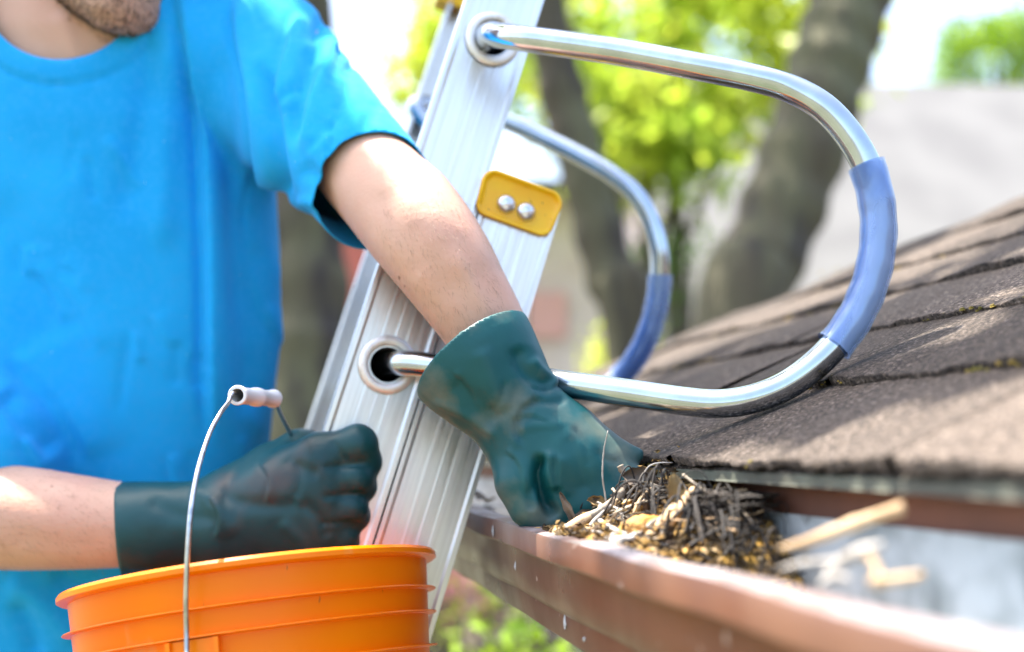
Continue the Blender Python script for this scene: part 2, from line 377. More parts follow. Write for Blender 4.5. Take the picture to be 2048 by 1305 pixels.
def leaf_mesh(name, centers, size, seed, flat=.5, m=None):
    r = np.random.RandomState(seed); n = len(centers)
    a = r.normal(size=(n, 3)); a /= np.linalg.norm(a, axis=1)[:, None]; up = r.normal(size=(n, 3))*.6+np.array([0, 0, 1.0])
    b = np.cross(up, a); b /= np.linalg.norm(b, axis=1)[:, None]+1e-9; c = np.cross(a, b)
    s = size*r.uniform(.6, 1.3, n)[:, None]; w = s*flat*r.uniform(.7, 1.1, n)[:, None]
    V = np.stack([centers-a*s, centers-b*w-a*s*.15+c*w*.35, centers+a*s, centers+b*w-a*s*.15+c*w*.35], 1).reshape(-1, 3)
    i = np.arange(n)*4; F = np.concatenate([np.stack([i, i+1, i+2], 1), np.stack([i, i+2, i+3], 1)])
    me = mesh_np(name, V, F, smooth=False); attr(me, 'tone', np.repeat(r.uniform(0, 1, n), 4)); return me
def clumps(r, c, rad, ncl, per, cl):
    """leaf positions gathered in clumps inside an ellipsoid"""
    out = []
    for _ in range(ncl):
        d = r.normal(size=3); d /= np.linalg.norm(d); d *= r.uniform(.25, 1)**.5
        out.append(np.asarray(c)+d*rad+r.normal(size=(per, 3))*cl*r.uniform(.6, 1.3))
    return np.concatenate(out)
def tree(base, path, r0, r1, label, crown=None, limbs=(), group='garden trees behind the roof', cat='tree', leafmat='leaf', seed=1, lsize=.07, name='tree'):
    t = thing(name, base, label, cat, group); mb = MB(); r = np.random.RandomState(seed)
    p = spline(path, 8); rad = np.linspace(r0, r1, len(p))*(1+.06*np.sin(np.arange(len(p))*1.3+seed)); rad[0] *= 1.3
    mb.tube(p, rad, 20)
    for l in limbs: mb.tube(spline(l[0], 6), np.linspace(l[1], l[2], (len(l[0])-1)*6+1), 10)
    V = mb.V[0]; V += (wav(V, 17, seed)*.010)[:, None]*(V-p[np.clip(np.arange(len(V))//20, 0, len(p)-1)])/np.mean(rad)
    mb.build('trunk', M['bark'], t)
    if crown is not None: link('crown', leaf_mesh('crown', crown, lsize, seed+7), M[leafmat], t)
    return t
def gp(px, py, d): return P(px, py, d)
def trunk_path(pts, d0, d1):
    """pixel points from low to high, depth d0..d1, extended to the ground"""
    q = [P(x, y, d0+(d1-d0)*i/(len(pts)-1)) for i, (x, y) in enumerate(pts)]
    dv = q[0]-q[1]; dv = dv/abs(dv[2]); g0 = q[0]+np.array([dv[0]*.5, 0, -1])*q[0][2]*1.0; g0[2] = -.1
    return [g0]+q
r = np.random.RandomState(5)
# trunk behind the armpit gap
t1 = trunk_path([(604, 950), (614, 640), (606, 420), (600, 100), (560, -500), (500, -1100)], 4.6, 5.2)
tree(t1[0], t1, .21, .13, 'thick dark trunk seen between the blue shirt and the ladder',
     crown=clumps(r, P(300, -1500, 5.6), np.array([1.6, 1.3, .9]), 70, 45, .16), seed=3, leafmat='leaf2',
     limbs=[([t1[5], P(330, -1000, 5.4), P(120, -1400, 5.6)], .09, .03), ([t1[5], P(640, -1200, 5.3), P(820, -1500, 5.6)], .08, .03)])
t2 = trunk_path([(1262, 720), (1228, 560), (1180, 400), (1140, 240), (1105, 90), (1075, -100), (1060, -500), (1080, -1000)], 5.0, 5.6)
tree(t2[0], t2, .125, .10, 'slender leaning trunk just right of the ladder rails',
     crown=clumps(r, P(1000, -1500, 5.8), np.array([1.5, 1.2, .8]), 60, 45, .16), seed=6, leafmat='leaf2',
     limbs=[([t2[7], P(1250, -900, 5.5), P(1400, -1300, 5.7)], .07, .03)])
t3 = trunk_path([(1470, 690), (1510, 560), (1572, 400), (1628, 230), (1668, 100), (1705, -30), (1740, -300), (1740, -900)], 4.4, 5.0)
tree(t3[0], t3, .168, .178, 'widest dark trunk leaning right behind the big tube loop',
     crown=clumps(r, P(1900, -1400, 5.4), np.array([1.3, 1.2, .7]), 60, 45, .16), seed=9, leafmat='leaf2',
     limbs=[([t3[7], P(1900, -800, 4.9), P(2100, -1100, 5.2)], .1, .04)])
# sunlit foliage beyond, each a small tree with its own crown
def back_tree(px, py, d, rad, ncl, per, lab, lm, seed, cl=.17, ls=.085):
    c = P(px, py, d); r = np.random.RandomState(seed)
    base = np.array([c[0]+r.uniform(-.3, .3), c[1], -.05])
    crown = clumps(r, c, np.array(rad), ncl, per, cl)
    tree(base, [base, base*.5+c*.5+[.1, 0, 0], c, c+[0.1, 0, rad[2]*.7]], .11, .03, lab, crown=crown, seed=seed, leafmat=lm, lsize=ls,
         limbs=[([base*.3+c*.7, c+[rad[0]*.5*sx, 0.1*sx, rad[2]*.3]], .04, .015) for sx in (-1, 1)], group='sunlit trees far behind')
back_tree(1350, 100, 9.0, (1.7, .9, .95), 125, 34, 'bright yellow green tree filling the gap between the two trunks', 'leaf', 21)
back_tree(1290, 270, 8.2, (.60, .5, .36), 34, 34, 'low yellow green tree under the upper tube of the loop', 'leaf', 22)
back_tree(880, 130, 9.5, (.42, .5, .75), 30, 30, 'sparse yellow green tree left of the ladder rail', 'leaf', 23)
back_tree(1990, 110, 20.0, (1.2, 1.2, .8), 90, 34, 'green tree above the pale roof in the upper right corner', 'leaf3', 24)
back_tree(1200, 60, 11.5, (1.5, .8, 1.1), 60, 30, 'darker green tree standing farther back between the trunks', 'leaf2', 27)
back_tree(1350, 520, 8.6, (.28, .4, .36), 9, 22, 'small green tree against the pale gable behind the far tube loop', 'leaf2', 25, cl=.1, ls=.06)
# shrubs below the gutter
def shrub(px, py, d, rad, n, lab, lm, seed, ls, stuff=None):
    n *= 3; ls *= .62; c = P(px, py, d); r = np.random.RandomState(seed); t = thing('shrub', (c[0], c[1], 0), lab, 'shrub', 'shrubs on the ground below the gutter')
    mb = MB()
    for _ in range(7):
        e = c+r.normal(size=3)*np.array(rad)*.6; mb.tube([[c[0], c[1], -.02], [(c[0]+e[0])/2+.05, (c[1]+e[1])/2, e[2]*.5], e], [.02, .013, .005], 6)
    mb.build('stem', M['bark'], t)
    link('foliage', leaf_mesh('foliage', clumps(r, c, np.array(rad), n, 12, .06), ls, seed), M[lm], t)
shrub(1030, 1285, 2.5, (.16, .2, .045), 4, 'shrub with luminous yellow green leaves low under the gutter', 'leaf3', 31, .035)
shrub(900, 1190, 3.4, (.16, .2, .10), 6, 'yellowish shrub between the bucket and the gutter bottom', 'leaf', 32, .035)
shrub(900, 1130, 3.6, (.14, .2, .09), 20, 'azalea with pink blossom beside the ladder foot', 'petal', 33, .03)
shrub(1240, 715, 5.5, (.12, .2, .08), 10, 'green shrub top showing between the leaning trunk and far tube loop', 'leaf', 34, .05)
M['darkleaf'] = mat('purple_leaf', (.045, .022, .022), .6, 0, c2=(.07, .04, .03), ns=3, trans=.15, tone=.4)
shrub(1090, 1330, 5.2, (.95, .5, .40), 90, 'dark purple leaved bush filling the view below the gutter', 'darkleaf', 35, .075)
mb = MB(); a = P(980, 1300, 2.9)
V = [[-1.6, 1.2, .075], [1.4, 1.0, .075], [1.8, 4.6, .075], [-1.5, 4.8, .075]]
mb.add(V, [(0, 1, 2, 3)]); props(mb.build('planting_bed', M['soil'], smooth=False), kind='structure')
# neighbour house with pale roof
def house(name, o, ax, ay, w, dep, hw, hr, label, roofm, wallm, wins):
    """gable house: corner o, ax along the eave (unit), ay across (unit)"""
    t = thing(name, o, label, 'house'); ax = np.array(ax, float); ay = np.array(ay, float); o = np.array(o, float)
    b = MB(); A = o; B = o+ax*w; C = B+ay*dep; D = A+ay*dep; up = Zv*hw; m1 = o+ay*dep/2+Zv*(hw+hr); m2 = m1+ax*w
    b.add([A, B, C, D, A+up, B+up, C+up, D+up, m1, m2], [(0, 1, 5, 4), (1, 2, 6, 9, 5), (2, 3, 7, 6), (3, 0, 4, 8, 7)]); b.build('wall', M[wallm], t, smooth=False)
    b = MB(); ov = .35
    for s0, s1 in ((-1, 0), (1, 1)):
        e0 = o+ay*(dep/2+s0*(dep/2+ov))-ax*ov+Zv*(hw-hr*ov/(dep/2)+.02); r0 = m1-ax*ov+Zv*.02
        b.box(e0, ax*(w+2*ov), r0-e0, Zv*.09)
    b.build('roof', M[roofm], t, smooth=False)
    for (u, z, ww, hh, face, shut) in wins:
        if face == 'side': O = o+ax*u-ay*.03; X = ax; Nn = -ay
        else: O = o+ay*u-ax*.03; X = ay; Nn = -ax
        b = MB(); b.box(O+Zv*z, X*ww, Nn*.05, Zv*hh); f = b.build('window', M['trim'], t, smooth=False)
        b = MB(); b.box(O+X*.06+Zv*(z+.06)+Nn*.052, X*(ww-.12), Nn*.01, Zv*(hh-.12)); b.build('pane', M['glass'], f, smooth=False)
        if shut:
            for sx in (-.42, ww+.04):
                b = MB(); b.box(O+X*sx+Zv*z, X*.38, Nn*.04, Zv*hh); b.build('shutter', M['nred'] if hh > .8 else M['npink'], t, smooth=False)
    return t
b0 = P(1440, 640, 12.0)
house('neighbour_house', (b0[0]-.3, 12.2, 0), (1, .05, 0), (-.05, 1, 0), 9, 6.0, 4.3, 3.75, 'neighbouring house with broad pale grey roof behind the widest trunk', 'nroof', 'nwall',
      [(1.5, 1, 1, 1.4, 'side', 0), (4, 1, 1, 1.4, 'side', 0)])

house('cottage', (P(600, 640, 11)[0]-.2, 11.0, 0), (1, .02, 0), (-.02, 1, 0), 3.25, 3.4, 5.6, .4, 'pale pink cottage with coral red shutters behind the ladder', 'nroof', 'nwall',
      [(.95, 4.3, .75, 1.1, 'side', 1), (1.8, 4.1, .6, .45, 'side', 1)])
# ------------------------------------------------------------------ the house being worked on
hs = thing('house', H(.9, 0, -3), 'house with dark shingle roof, brown gutter and fascia the ladder leans on', 'house')
TS = .5; SL = math.sqrt(1+TS*TS); Ur = (U+Zv*TS)/SL; Nr = (Zv-U*TS)/SL
def hip_g(u): return 2.22-1.70*(u-.297)
EZ = -.0115
def R_(s, g, h): return H(.297, g, EZ)+Ur*s+Nr*h
rr = np.random.RandomState(11); V = []; F = []; T = []; nv = 0
expo = .124
for i in range(17):
    s0 = i*expo; u0 = .297+s0/SL; gm = hip_g(u0); g = -.75+rr.uniform(0, .3)
    while g < gm:
        w = .305*rr.uniform(.55, 1.05); g1 = min(g+w, gm)
        if g1-g < .02: break
        near = u0 < 1.3; m = max(2, int((g1-g)/(.006 if near else .05)))
        gs = np.linspace(g+.0015, g1-.0015, m); tone = rr.uniform(0, 1); lift = rr.uniform(-.0004, .001)
        ph = rr.uniform(0, 6); je = .0013*np.sin(gs*260+ph)+.0016*np.sin(gs*71+ph*2)+rr.normal(size=m)*.0006
        lf = .0018*np.sin(gs*19+ph)+.0010*np.sin(gs*47+ph)+lift
        hh = .0062+.0006*np.sin(gs*133)
        prof = [(0.000, .0008, 0), (-.0005, 1.0, 1), (.003, 1.02, 1), (.03, .9, .8), (.07, .62, .5), (.105, .35, .2), (expo+.018, .10, 0)]
        for (ds, hf, lw) in prof:
            for k, gg in enumerate(gs):
                h = (hf*hh[k] if hf > .001 else hf)+lf[k]*lw+(.0003 if hf <= .001 else 0)
                V.append(R_(s0+ds+(je[k] if ds < .01 else 0), gg, h))
        npf = len(prof)
        for a in range(npf-1):
            for k in range(m-1): F.append((nv+a*m+k+1, nv+a*m+k, nv+(a+1)*m+k, nv+(a+1)*m+k+1))
        T.append(np.full(npf*m, tone)); nv += npf*m; g = g1
me = mesh_np('shingles', np.array(V), np.array(F)); attr(me, 'tone', np.concatenate(T))
roof = link('roof', me, M['shingle'], hs)
# deck under the shingles, the falling far side and the hip cap
b = MB(); zt = -.004
def rp(u, g, h=0): return H(u, g, EZ+TS*(u-.297)+h)
def fp(u, g, h=0): return H(u, g, EZ+TS/1.70*(2.22-g)+h)
a0, a1, a2 = (.300, -.75), (.300, 2.21), (.297+(2.22+.75)/1.70, -.75)
b.add([rp(*a0, -.0022), rp(*a1, -.0022), rp(*a2, -.0022), rp(*a0, -.006), rp(*a1, -.006), rp(*a2, -.006)], [(0, 2, 1), (3, 4, 5), (0, 1, 4, 3)])
far = [fp(.30, 2.22, -.004), fp(a2[0], -.75, -.004), fp(a2[0]+2, -.75, -.004), fp(a2[0]+2, 2.22, -.004)]
b.add(far, [(0, 1, 2, 3)])
b.build('roof_deck', M['shingle'], roof, smooth=False)
b = MB(); us = np.linspace(.30, 1.9, 60); hp = [rp(u, hip_g(u), .004+.003*math.sin(u*40)) for u in us]
pr = []
for q, u in zip(hp, us):
    d1 = np.array(rp(u-.06, hip_g(u)-.0, 0))-rp(u, hip_g(u), 0); d2 = fp(u, hip_g(u)+.09, 0)-fp(u, hip_g(u), 0)
    pr.append([q+d1+Zv*.002, q+Zv*.006, q+d2+Zv*.002])
V = np.array(pr).reshape(-1, 3); b.add(V, [(i*3+j, i*3+j+1, (i+1)*3+j+1, (i+1)*3+j) for i in range(59) for j in (0, 1)]); b.build('hip_cap', M['shingle'], roof)
# moss on butt edges
r = np.random.RandomState(3); V = []; F = []
for _ in range(520):
    i = r.choice([0, 0, 1, 1, 2, 2, 3, 4, 5]); g = r.uniform(.1, 1.6)
    if math.sin(g*23+i*2.1)+math.sin(g*9+i) < .25: continue
    c = R_(i*expo-.001, g, .004+r.uniform(-.003, .002)); s = r.uniform(.0008, .0024)
    k = len(V)*1
    for dz in (-1, 1):
        for q in range(5):
            an = q*1.2566+dz; V.append(c+s*(G*math.cos(an)*1.5+Ur*math.sin(an)*1.0)*(1 if dz < 0 else .6)+Nr*s*.5*dz*.8)
    F += [tuple(k+5+q for q in range(5))]+[(k+q, k+(q+1) % 5, k+5+(q+1) % 5, k+5+q) for q in range(5)]
props(link('moss', mesh_np('moss', V, F), M['moss'], roof), kind='stuff')
# drip edge, fascia, soffit, wall
def extr(prof, g0, g1, ng=2, closed=False):
    gs = np.linspace(g0, g1, ng); V = [H(u, g, z) for g in gs for u, z in prof]; k = len(prof)
    rng = range(k if closed else k-1)
    F = [(i*k+j, (i+1)*k+j, (i+1)*k+(j+1) % k, i*k+(j+1) % k) for i in range(ng-1) for j in rng]
    if closed: F += [tuple(range(k)), tuple((ng-1)*k+j for j in range(k))[::-1]]
    return V, F
b = MB(); b.add(*extr([(.2985, -.0142), (.2985, -.0192), (.2978, -.0200), (.2990, -.0204), (.3005, -.0192), (.3005, -.0150), (.36, .0138), (.36, .0146)], -.75, 2.2, closed=True)); b.build('drip_edge', M['drip'], hs, smooth=False)
b = MB(); b.add(*extr([(.322, -.016), (.322, -.155), (.342, -.155), (.342, -.010)], -.75, 2.2, closed=True)); b.build('fascia', M['fascia'], hs, smooth=False)
b = MB(); b.add(*extr([(.345, -.150), (.70, -.150), (.70, -.14), (.345, -.14)], -.75, 2.2, closed=True)); b.build('soffit', M['soffit'], hs, smooth=False)
b = MB(); b.add(*extr([(.70, -3.02), (.70, -.151), (1.9, -.151), (1.9, -3.02)], -.74, 2.15, closed=True)); b.build('wall', M['wall'], hs, smooth=False)
# gutter: folded sheet with its own thickness
outer = [(.2210, -.0600), (.2195, -.0562), (.2150, -.0552), (.2020, -.0556), (.1986, -.0566), (.1977, -.0590), (.1975, -.0720), (.1985, -.0735), (.2055, -.0738), (.2068, -.0765), (.2075, -.090), (.2095, -.1060), (.2125, -.1100), (.2125, -.1140), (.2150, -.1270), (.2165, -.1285), (.3190, -.1285), (.3205, -.1270), (.3205, -.0385)]
def offs(p, t):
    q = np.array(p); tn = np.gradient(q, axis=0); tn /= np.linalg.norm(tn, axis=1)[:, None]; return q+np.stack([-tn[:, 1], tn[:, 0]], 1)*t
inner = offs(outer, .0011)[::-1]
ng = 150; gs = np.linspace(-.72, 2.2, ng); ko = len(outer); ki = len(inner); k = ko+ki
V = []; F = []; Mi = []
for i, g in enumerate(gs):
    dz = .0012*math.sin(g*7)+.0006*math.sin(g*31); du = .0010*math.sin(g*5+1)+.0005*math.sin(g*43)
    for j, (u, z) in enumerate(list(outer)+[tuple(x) for x in inner]): V.append(H(u+du*(1 if u < .25 else 0), g, z+dz*(1 if u < .25 else 0)))
for i in range(ng-1):
    for j in range(k):
        F.append((i*k+j, i*k+(j+1) % k, (i+1)*k+(j+1) % k, (i+1)*k+j))
        Mi.append((2 if j < 4 else 0) if j < ko-1 else (1 if j < k-4 else 1))
F += [tuple(range(k))[::-1]]; Mi.append(0); F += [tuple((ng-1)*k+j for j in range(k))]; Mi.append(0)
b = MB(); b.V.append(np.array(V)); b.F = F; b.M = Mi; b.n = len(V); b.T.append(np.zeros(len(V)))
gut = b.build('gutter', [M['gutter'], M['gutter_in'], M['lip_worn']], hs, angle=30)
# strap hangers across the gutter
for g in (1.22, 1.83, -.3):
    b = MB(); b.box(H(.2005, g, -.0620), U*.120, G*.022, Zv*.0012); b.box(H(.3185, g, -.0608), U*.0012, G*.022, Zv*.02)
    b.build('hanger', M['gutter_in'], gut, smooth=False)
# paint chips / droppings on the outside face
r = np.random.RandomState(8)
for g, u, z, s in ((.905, .1970, -.066, .006), (.745, .2120, -.1165, .007), (.60, .2118, -.118, .003), (.86, .2050, -.09, .0045), (.70, .2120, -.12, .0022)):
    b = MB(); n = 14; c = H(u-.0006, g, z); ring = []
    for q in range(n):
        an = q/n*6.283; rad = s*r.uniform(.5, 1.1); ring.append(c+G*math.cos(an)*rad*.5+Zv*math.sin(an)*rad)
    b.add(ring+[c-U*.0012], [(q, (q+1) % n, n) for q in range(n)]); b.build('paint_blister', M['gutter_in'], gut)
# ------------------------------------------------------------------ ladder with roof standoff
p1 = P(775, 730, .95); p2 = P(985, 80, 1.0); p2 = p2*(1.0)
r2 = (P(985, 80, 1.0)-[0, 0, CZ]); t = ((p1-[0, 0, CZ])@G)/(r2@G); p2 = r2*t+[0, 0, CZ]
Rd = (p2-p1)/np.linalg.norm(p2-p1); RS = float(np.linalg.norm(p2-p1)); Wd = np.cross(Rd, -G); Wd /= np.linalg.norm(Wd)
if Wd@U < 0: Wd = -Wd
def LP(w, s, k=0): return p1+Wd*w+Rd*s+G*k            # across the web, along the rail, towards the far rail
LM = Matrix(((Wd[0], G[0], Rd[0], p1[0]), (Wd[1], G[1], Rd[1], p1[1]), (Wd[2], G[2], Rd[2], p1[2]), (0, 0, 0, 1)))
foot_s = -(p1[2]-.04)/Rd[2]
lad = thing('ladder', LP(.08, foot_s, .17), 'aluminium extension ladder with curved tube standoff arms leaning on the gutter', 'ladder')
SEP = .345
def rail(w0, w1, s0, s1, k0, holes, flip=1, nm='rail'):
    """C channel; web at depth offset k0, flanges towards the ladder centre"""
    th = .0024; fl = .030; rb = []
    wv = w1-w0
    # raised ribs on the outer face
    stops = [0, .006, .009, .30, .33, .36, .47, .50, .53, .60, .63, .66, .90, .93, 1]
    hts = [0.0008, .0008, 0, 0, .00014, .0001, 0, .00016, .0001, 0, .00014, .0001, 0, .0008, .0008]
    fr = [0, .05, .09, .30, .33, .36, .47, .50, .53, .62, .65, .68, .90, .94, 1]
    prof = [(w0+wv*f, -h*flip) for f, h in zip(fr, hts)]
    prof += [(w1, fl*flip), (w1-th*1.6, fl*flip), (w1-th*1.2, th*flip), (w0+th*1.2, th*flip), (w0+th*1.6, fl*flip), (w0, fl*flip)]
    bm = bmesh.new(); va = [bm.verts.new((w, k0+k, s0)) for w, k in prof]; vb = [bm.verts.new((w, k0+k, s1)) for w, k in prof]; n = len(prof)
    for i in range(n): bm.faces.new((va[i], va[(i+1) % n], vb[(i+1) % n], vb[i]))
    bm.faces.new(va); bm.faces.new(vb); bmesh.ops.recalc_face_normals(bm, faces=bm.faces[:])
    me = bpy.data.meshes.new(nm); bm.to_mesh(me); bm.free()
    o = link(nm, me, M['alu'], None, LM)
    if holes:
        bc = bmesh.new()
        for (w, s) in holes:
            bmesh.ops.create_cone(bc, cap_ends=True, segments=40, radius1=.0172, radius2=.0172, depth=.05,
                                  matrix=Matrix.Translation((w, k0, s)) @ Matrix.Rotation(math.pi/2, 4, 'X'))
        mc = bpy.data.meshes.new('cut'); bc.to_mesh(mc); bc.free(); oc = bpy.data.objects.new('cut', mc); COL.objects.link(oc); oc.matrix_world = LM
        md = o.modifiers.new('b', 'BOOLEAN'); md.operation = 'DIFFERENCE'; md.solver = 'EXACT'; md.object = oc
        bpy.context.view_layer.update(); dg = bpy.context.evaluated_depsgraph_get()
        nm2 = bpy.data.meshes.new_from_object(o.evaluated_get(dg)); o.modifiers.clear(); o.data = nm2
        if not nm2.materials: nm2.materials.append(M['alu'])
        bpy.data.objects.remove(oc); bpy.data.meshes.remove(mc)
    o.parent = lad; o.matrix_parent_inverse = wmat(lad).inverted()
    return o
HW = .0335; BW = .0690
fs = [i*RS for i in range(-5, 3)]; bs = [i*RS+.02 for i in range(-10, 1)]
ftop = RS*2.35; fbot = -RS*5.3; btop = .183; bbot = foot_s
rail(-HW, HW, fbot, ftop, 0, [(0, s) for s in fs if s > -RS*1.5])
rail(HW+.0015, HW+.0015+BW, bbot, btop, -.003, [(HW+.0015+BW/2, s) for s in bs if s > -RS*2])
rail(-HW, HW, fbot, ftop, SEP, [], -1)
rail(HW+.0015, HW+.0015+BW, bbot, btop, SEP+.003, [], -1)
YM = Matrix.Rotation(-math.pi/2, 4, 'X')       # lathe z -> ladder +y
def ferrule(w, s, k, sgn=1, parent=lad):
    b = MB(); pr = [(.0166, .002), (.0166, -.0022), (.0180, -.0040), (.0215, -.0042), (.0243, -.0028), (.0250, -.0009)]
    b.lathe([(r, z*sgn) for r, z in pr], 48, mat=Matrix.Translation((w, k, s)) @ YM)
    return b.build('ferrule', M['rim'], parent, matrix=LM)
def rung(w, s, k0, k1):
    b = MB(); b.lathe([(.0168, k0), (.0168, k1), (.0150, k1), (.0150, k0)], 32, mat=Matrix.Translation((w, 0, s)) @ YM, close=True)
    o = b.build('rung', M['alu'], lad, matrix=LM, angle=40); return o
for i, s in enumerate(fs):
    rung(0, s, -.001, SEP+.001)
    if s > -RS*1.5: ferrule(0, s, -.0013)
for s in bs:
    rung(HW+.0015+BW/2, s, -.004, SEP+.004)
    if s > -RS*2: ferrule(HW+.0015+BW/2, s, -.0043)
# rubber feet
for k in (0, SEP):
    b = MB(); b.box(LP(HW-.01, foot_s-.03, k-.02), Wd*.1, G*.05, Rd*.035); b.build('foot', M['boot'], lad, smooth=False)
# yellow rail guard
def guard(w, s, k, sgn, big=True):
    """rounded tray plate with raised top and side rim"""
    t = MB(); hw, hh, rc = .0375, .0205, .011
    def loop(a, bb, rc, z, sk=0):
        out = []
        for cx, cy, a0 in ((a-rc, bb-rc, 0), (-a+rc, bb-rc, 90), (-a+rc, -bb+rc, 180), (a-rc, -bb+rc, 270)):
            for q in range(8):
                an = math.radians(a0+q*90/7); x = cx+rc*math.cos(an); y = cy+rc*math.sin(an)
                bow = .0022*(1-(x/a)**2)*(1 if y > 0 else 0); xx = x*(1-.045*(1 if y < 0 else 0)); out.append((xx, y+bow, z))
        return out
    L0 = loop(hw, hh, rc, 0); L1 = loop(hw, hh, rc, .0058); L2 = loop(hw-.0011, hh-.0011, rc-.0008, .0066); L3 = loop(hw-.0026, hh-.0026, rc-.002, .0064); L4 = loop(hw-.0036, hh-.0036, rc-.003, .0028); L5 = loop(hw-.006, hh-.006, rc-.004, .0022)
    # rim only tall on the top and the sides
    def soft(L, base):
        return [(x, y, base+(z-base)*max(.35, min(1, (y+hh*.75)/(hh*.55)))) for x, y, z in L]
    loops = [L0, soft(L1, .0022), soft(L2, .0022), soft(L3, .0022), L4, L5]; V = sum(loops, []); n = 32
    V = np.array([(x, -z*sgn, y) for x, y, z in V]); V = V+np.array([w, k, s])
    F = [(i*n+j, i*n+(j+1) % n, (i+1)*n+(j+1) % n, (i+1)*n+j) for i in range(5) for j in range(n)]+[tuple(5*n+j for j in range(n))]
    t.add(V, F)
    g = t.build('rail_guard', M['yellow'], lad, matrix=LM)
    # hook over the rail top
    for dx, dy in ((-.0105, -.004), (.0085, -.0045)):
        b = MB(); b.lathe([(.0085, 0), (.0084, .0012), (.0070, .0034), (.0045, .0048), (.0001, .0053)], 24, mat=Matrix.Translation((w+dx, k-.0022*sgn, s+dy)) @ (Matrix.Rotation(math.pi/2, 4, 'X') if sgn > 0 else YM))
        b.build('rivet', M['rivet'], g, matrix=LM)
    b = MB(); b.box(np.array((w-.033, k+.0005*sgn, s+.0165)), (.066, 0, 0), (0, .022*sgn, 0), (0, 0, .0022)); b.build('guard_cap', M['yellow'], g, smooth=False, matrix=LM)
qg = P(1035, 410, .99)
ray = P(1035, 410, 1.0)-[0, 0, CZ]; tg = ((p1-[0, 0, CZ])@G-.003)/(ray@G); qg = ray*tg+[0, 0, CZ]-p1
gw, gs_ = float(qg@Wd), float(qg@Rd)
guard(gw, gs_, -.004, 1)
btop = gs_
ray = P(900, -2, 1.0)-[0, 0, CZ]; tg = ((p1-[0, 0, CZ])@G+SEP-.01)/(ray@G); qf = ray*tg+[0, 0, CZ]-p1
b = MB(); b.box(np.array((float(qf@Wd)-.016, SEP-.03, float(qf@Rd)-.014)), (.035, 0, 0), (0, .032, 0), (0, 0, .055)); b.build('rung_lock', M['yellow'], lad, smooth=False, matrix=LM)
# tube loops
TR = .0107
near = [LP(0, RS, .20), LP(0, RS, .06), P(978, 73, .985), P(1000, 72, .955), P(1040, 77, .935), P(1120, 88, .92), P(1250, 107, .90), P(1400, 135, .875), P(1510, 157, .86), P(1580, 178, .852), P(1645, 214, .842), P(1696, 268, .835), P(1732, 330, .83), P(1752, 400, .826),
        P(1757, 470, .822), P(1746, 545, .818), P(1722, 612, .815), P(1685, 672, .812), P(1635, 726, .810), P(1575, 770, .810), P(1510, 797, .812), P(1440, 808, .818), P(1370, 803, .828), P(1260, 787, .848), P(1140, 770, .872), P(1020, 753, .898), P(900, 737, .922), P(835, 729, .935), P(800, 727, .945), P(782, 728, .965), LP(0.001, 0.002, .06), LP(0, 0, .2)]
sp = thing  # noqa
b = MB(); path = spline(near, 8); b.tube(path, TR, 28); arm = b.build('standoff_arm', M['chrome'], lad)
def pad(path, ya, yb, side, parent, rad):
    q = PX(path); idx = [i for i in range(len(path)) if q[i, 0] > side and ya < q[i, 1] < yb]
    seg = path[idx[0]:idx[-1]+1]; n = len(seg)
    rr = np.full(n, rad)*(1+.02*np.sin(np.arange(n)*.9)); rr[0] *= 1.05; rr[-1] *= 1.06
    b = MB(); b.tube(seg, rr, 32, caps=False); b.tube(seg, rr-.0013, 32, caps=False)
    return b.build('vinyl_sleeve', M['pad'], parent)
pad(path, 330, 694, 1600, arm, .0134)
farl = [LP(0, RS, SEP-.2), LP(0, RS, SEP-.05), P(830, 212, 1.315), P(880, 214, 1.33), P(950, 222, 1.33), P(1020, 246, 1.32), P(1090, 278, 1.31), P(1160, 313, 1.295), P(1225, 351, 1.28), P(1272, 392, 1.27), P(1302, 445, 1.265), P(1318, 505, 1.26), P(1319, 565, 1.26), P(1310, 625, 1.26),
        P(1290, 682, 1.26), P(1258, 735, 1.262), P(1215, 772, 1.27), P(1160, 790, 1.28), P(1080, 788, 1.30), P(980, 782, 1.315), P(860, 776, 1.325), P(810, 774, 1.32), LP(0, 0, SEP-.05), LP(0, 0, SEP-.2)]
b = MB(); path2 = spline(farl, 8); b.tube(path2, TR, 24); arm2 = b.build('standoff_arm', M['chrome'], lad)
pad(path2, 548, 762, 1235, arm2, .0136)
# ------------------------------------------------------------------ bucket
bc = P(506, 1150, .885); roll = math.radians(8.2); pt = math.radians(9.7)
xB = Vector((math.cos(roll), 0, math.sin(roll))); nB = Vector((0, -math.cos(pt), math.sin(pt))); zB = xB.cross(-nB).normalized(); yB = zB.cross(xB).normalized()
BM = Matrix(((xB.x, yB.x, zB.x, bc[0]), (xB.y, yB.y, zB.y, bc[1]), (xB.z, yB.z, zB.z, bc[2]), (0, 0, 0, 1)))
BR = .1405
bu = thing('bucket', tuple(BM @ Vector((0, 0, -.37))), 'orange plastic bucket with ribbed rim and wire handle below the gloved fist', 'bucket')
def wr(z): return BR-.003+z*.085
b = MB(); pf = [(BR-.004, 0), (BR-.0015, .0006), (BR+.0025, 0), (BR+.0042, -.0022), (BR+.0042, -.0055), (BR+.0022, -.0068), (wr(-.008), -.0075)]
for zf in (-.0295, -.0475, -.0725):
    w = wr(zf); pf += [(w, zf+.0014), (w+.0008, zf+.0008), (w+.0062, zf+.0005), (w+.0066, zf), (w+.0062, zf-.0005), (w+.0008, zf-.0008), (w-.0001, zf-.0014)]
pf += [(wr(-.12), -.12), (wr(-.36), -.36), (wr(-.36)-.004, -.368), (.02, -.368), (.0005, -.368), (.0005, -.362), (wr(-.36)-.008, -.360), (wr(-.2)-.003, -.2), (BR-.0062, -.01)]
b.lathe(pf, 160, close=True); b.build('shell', M['orange'], bu, matrix=BM, angle=28)
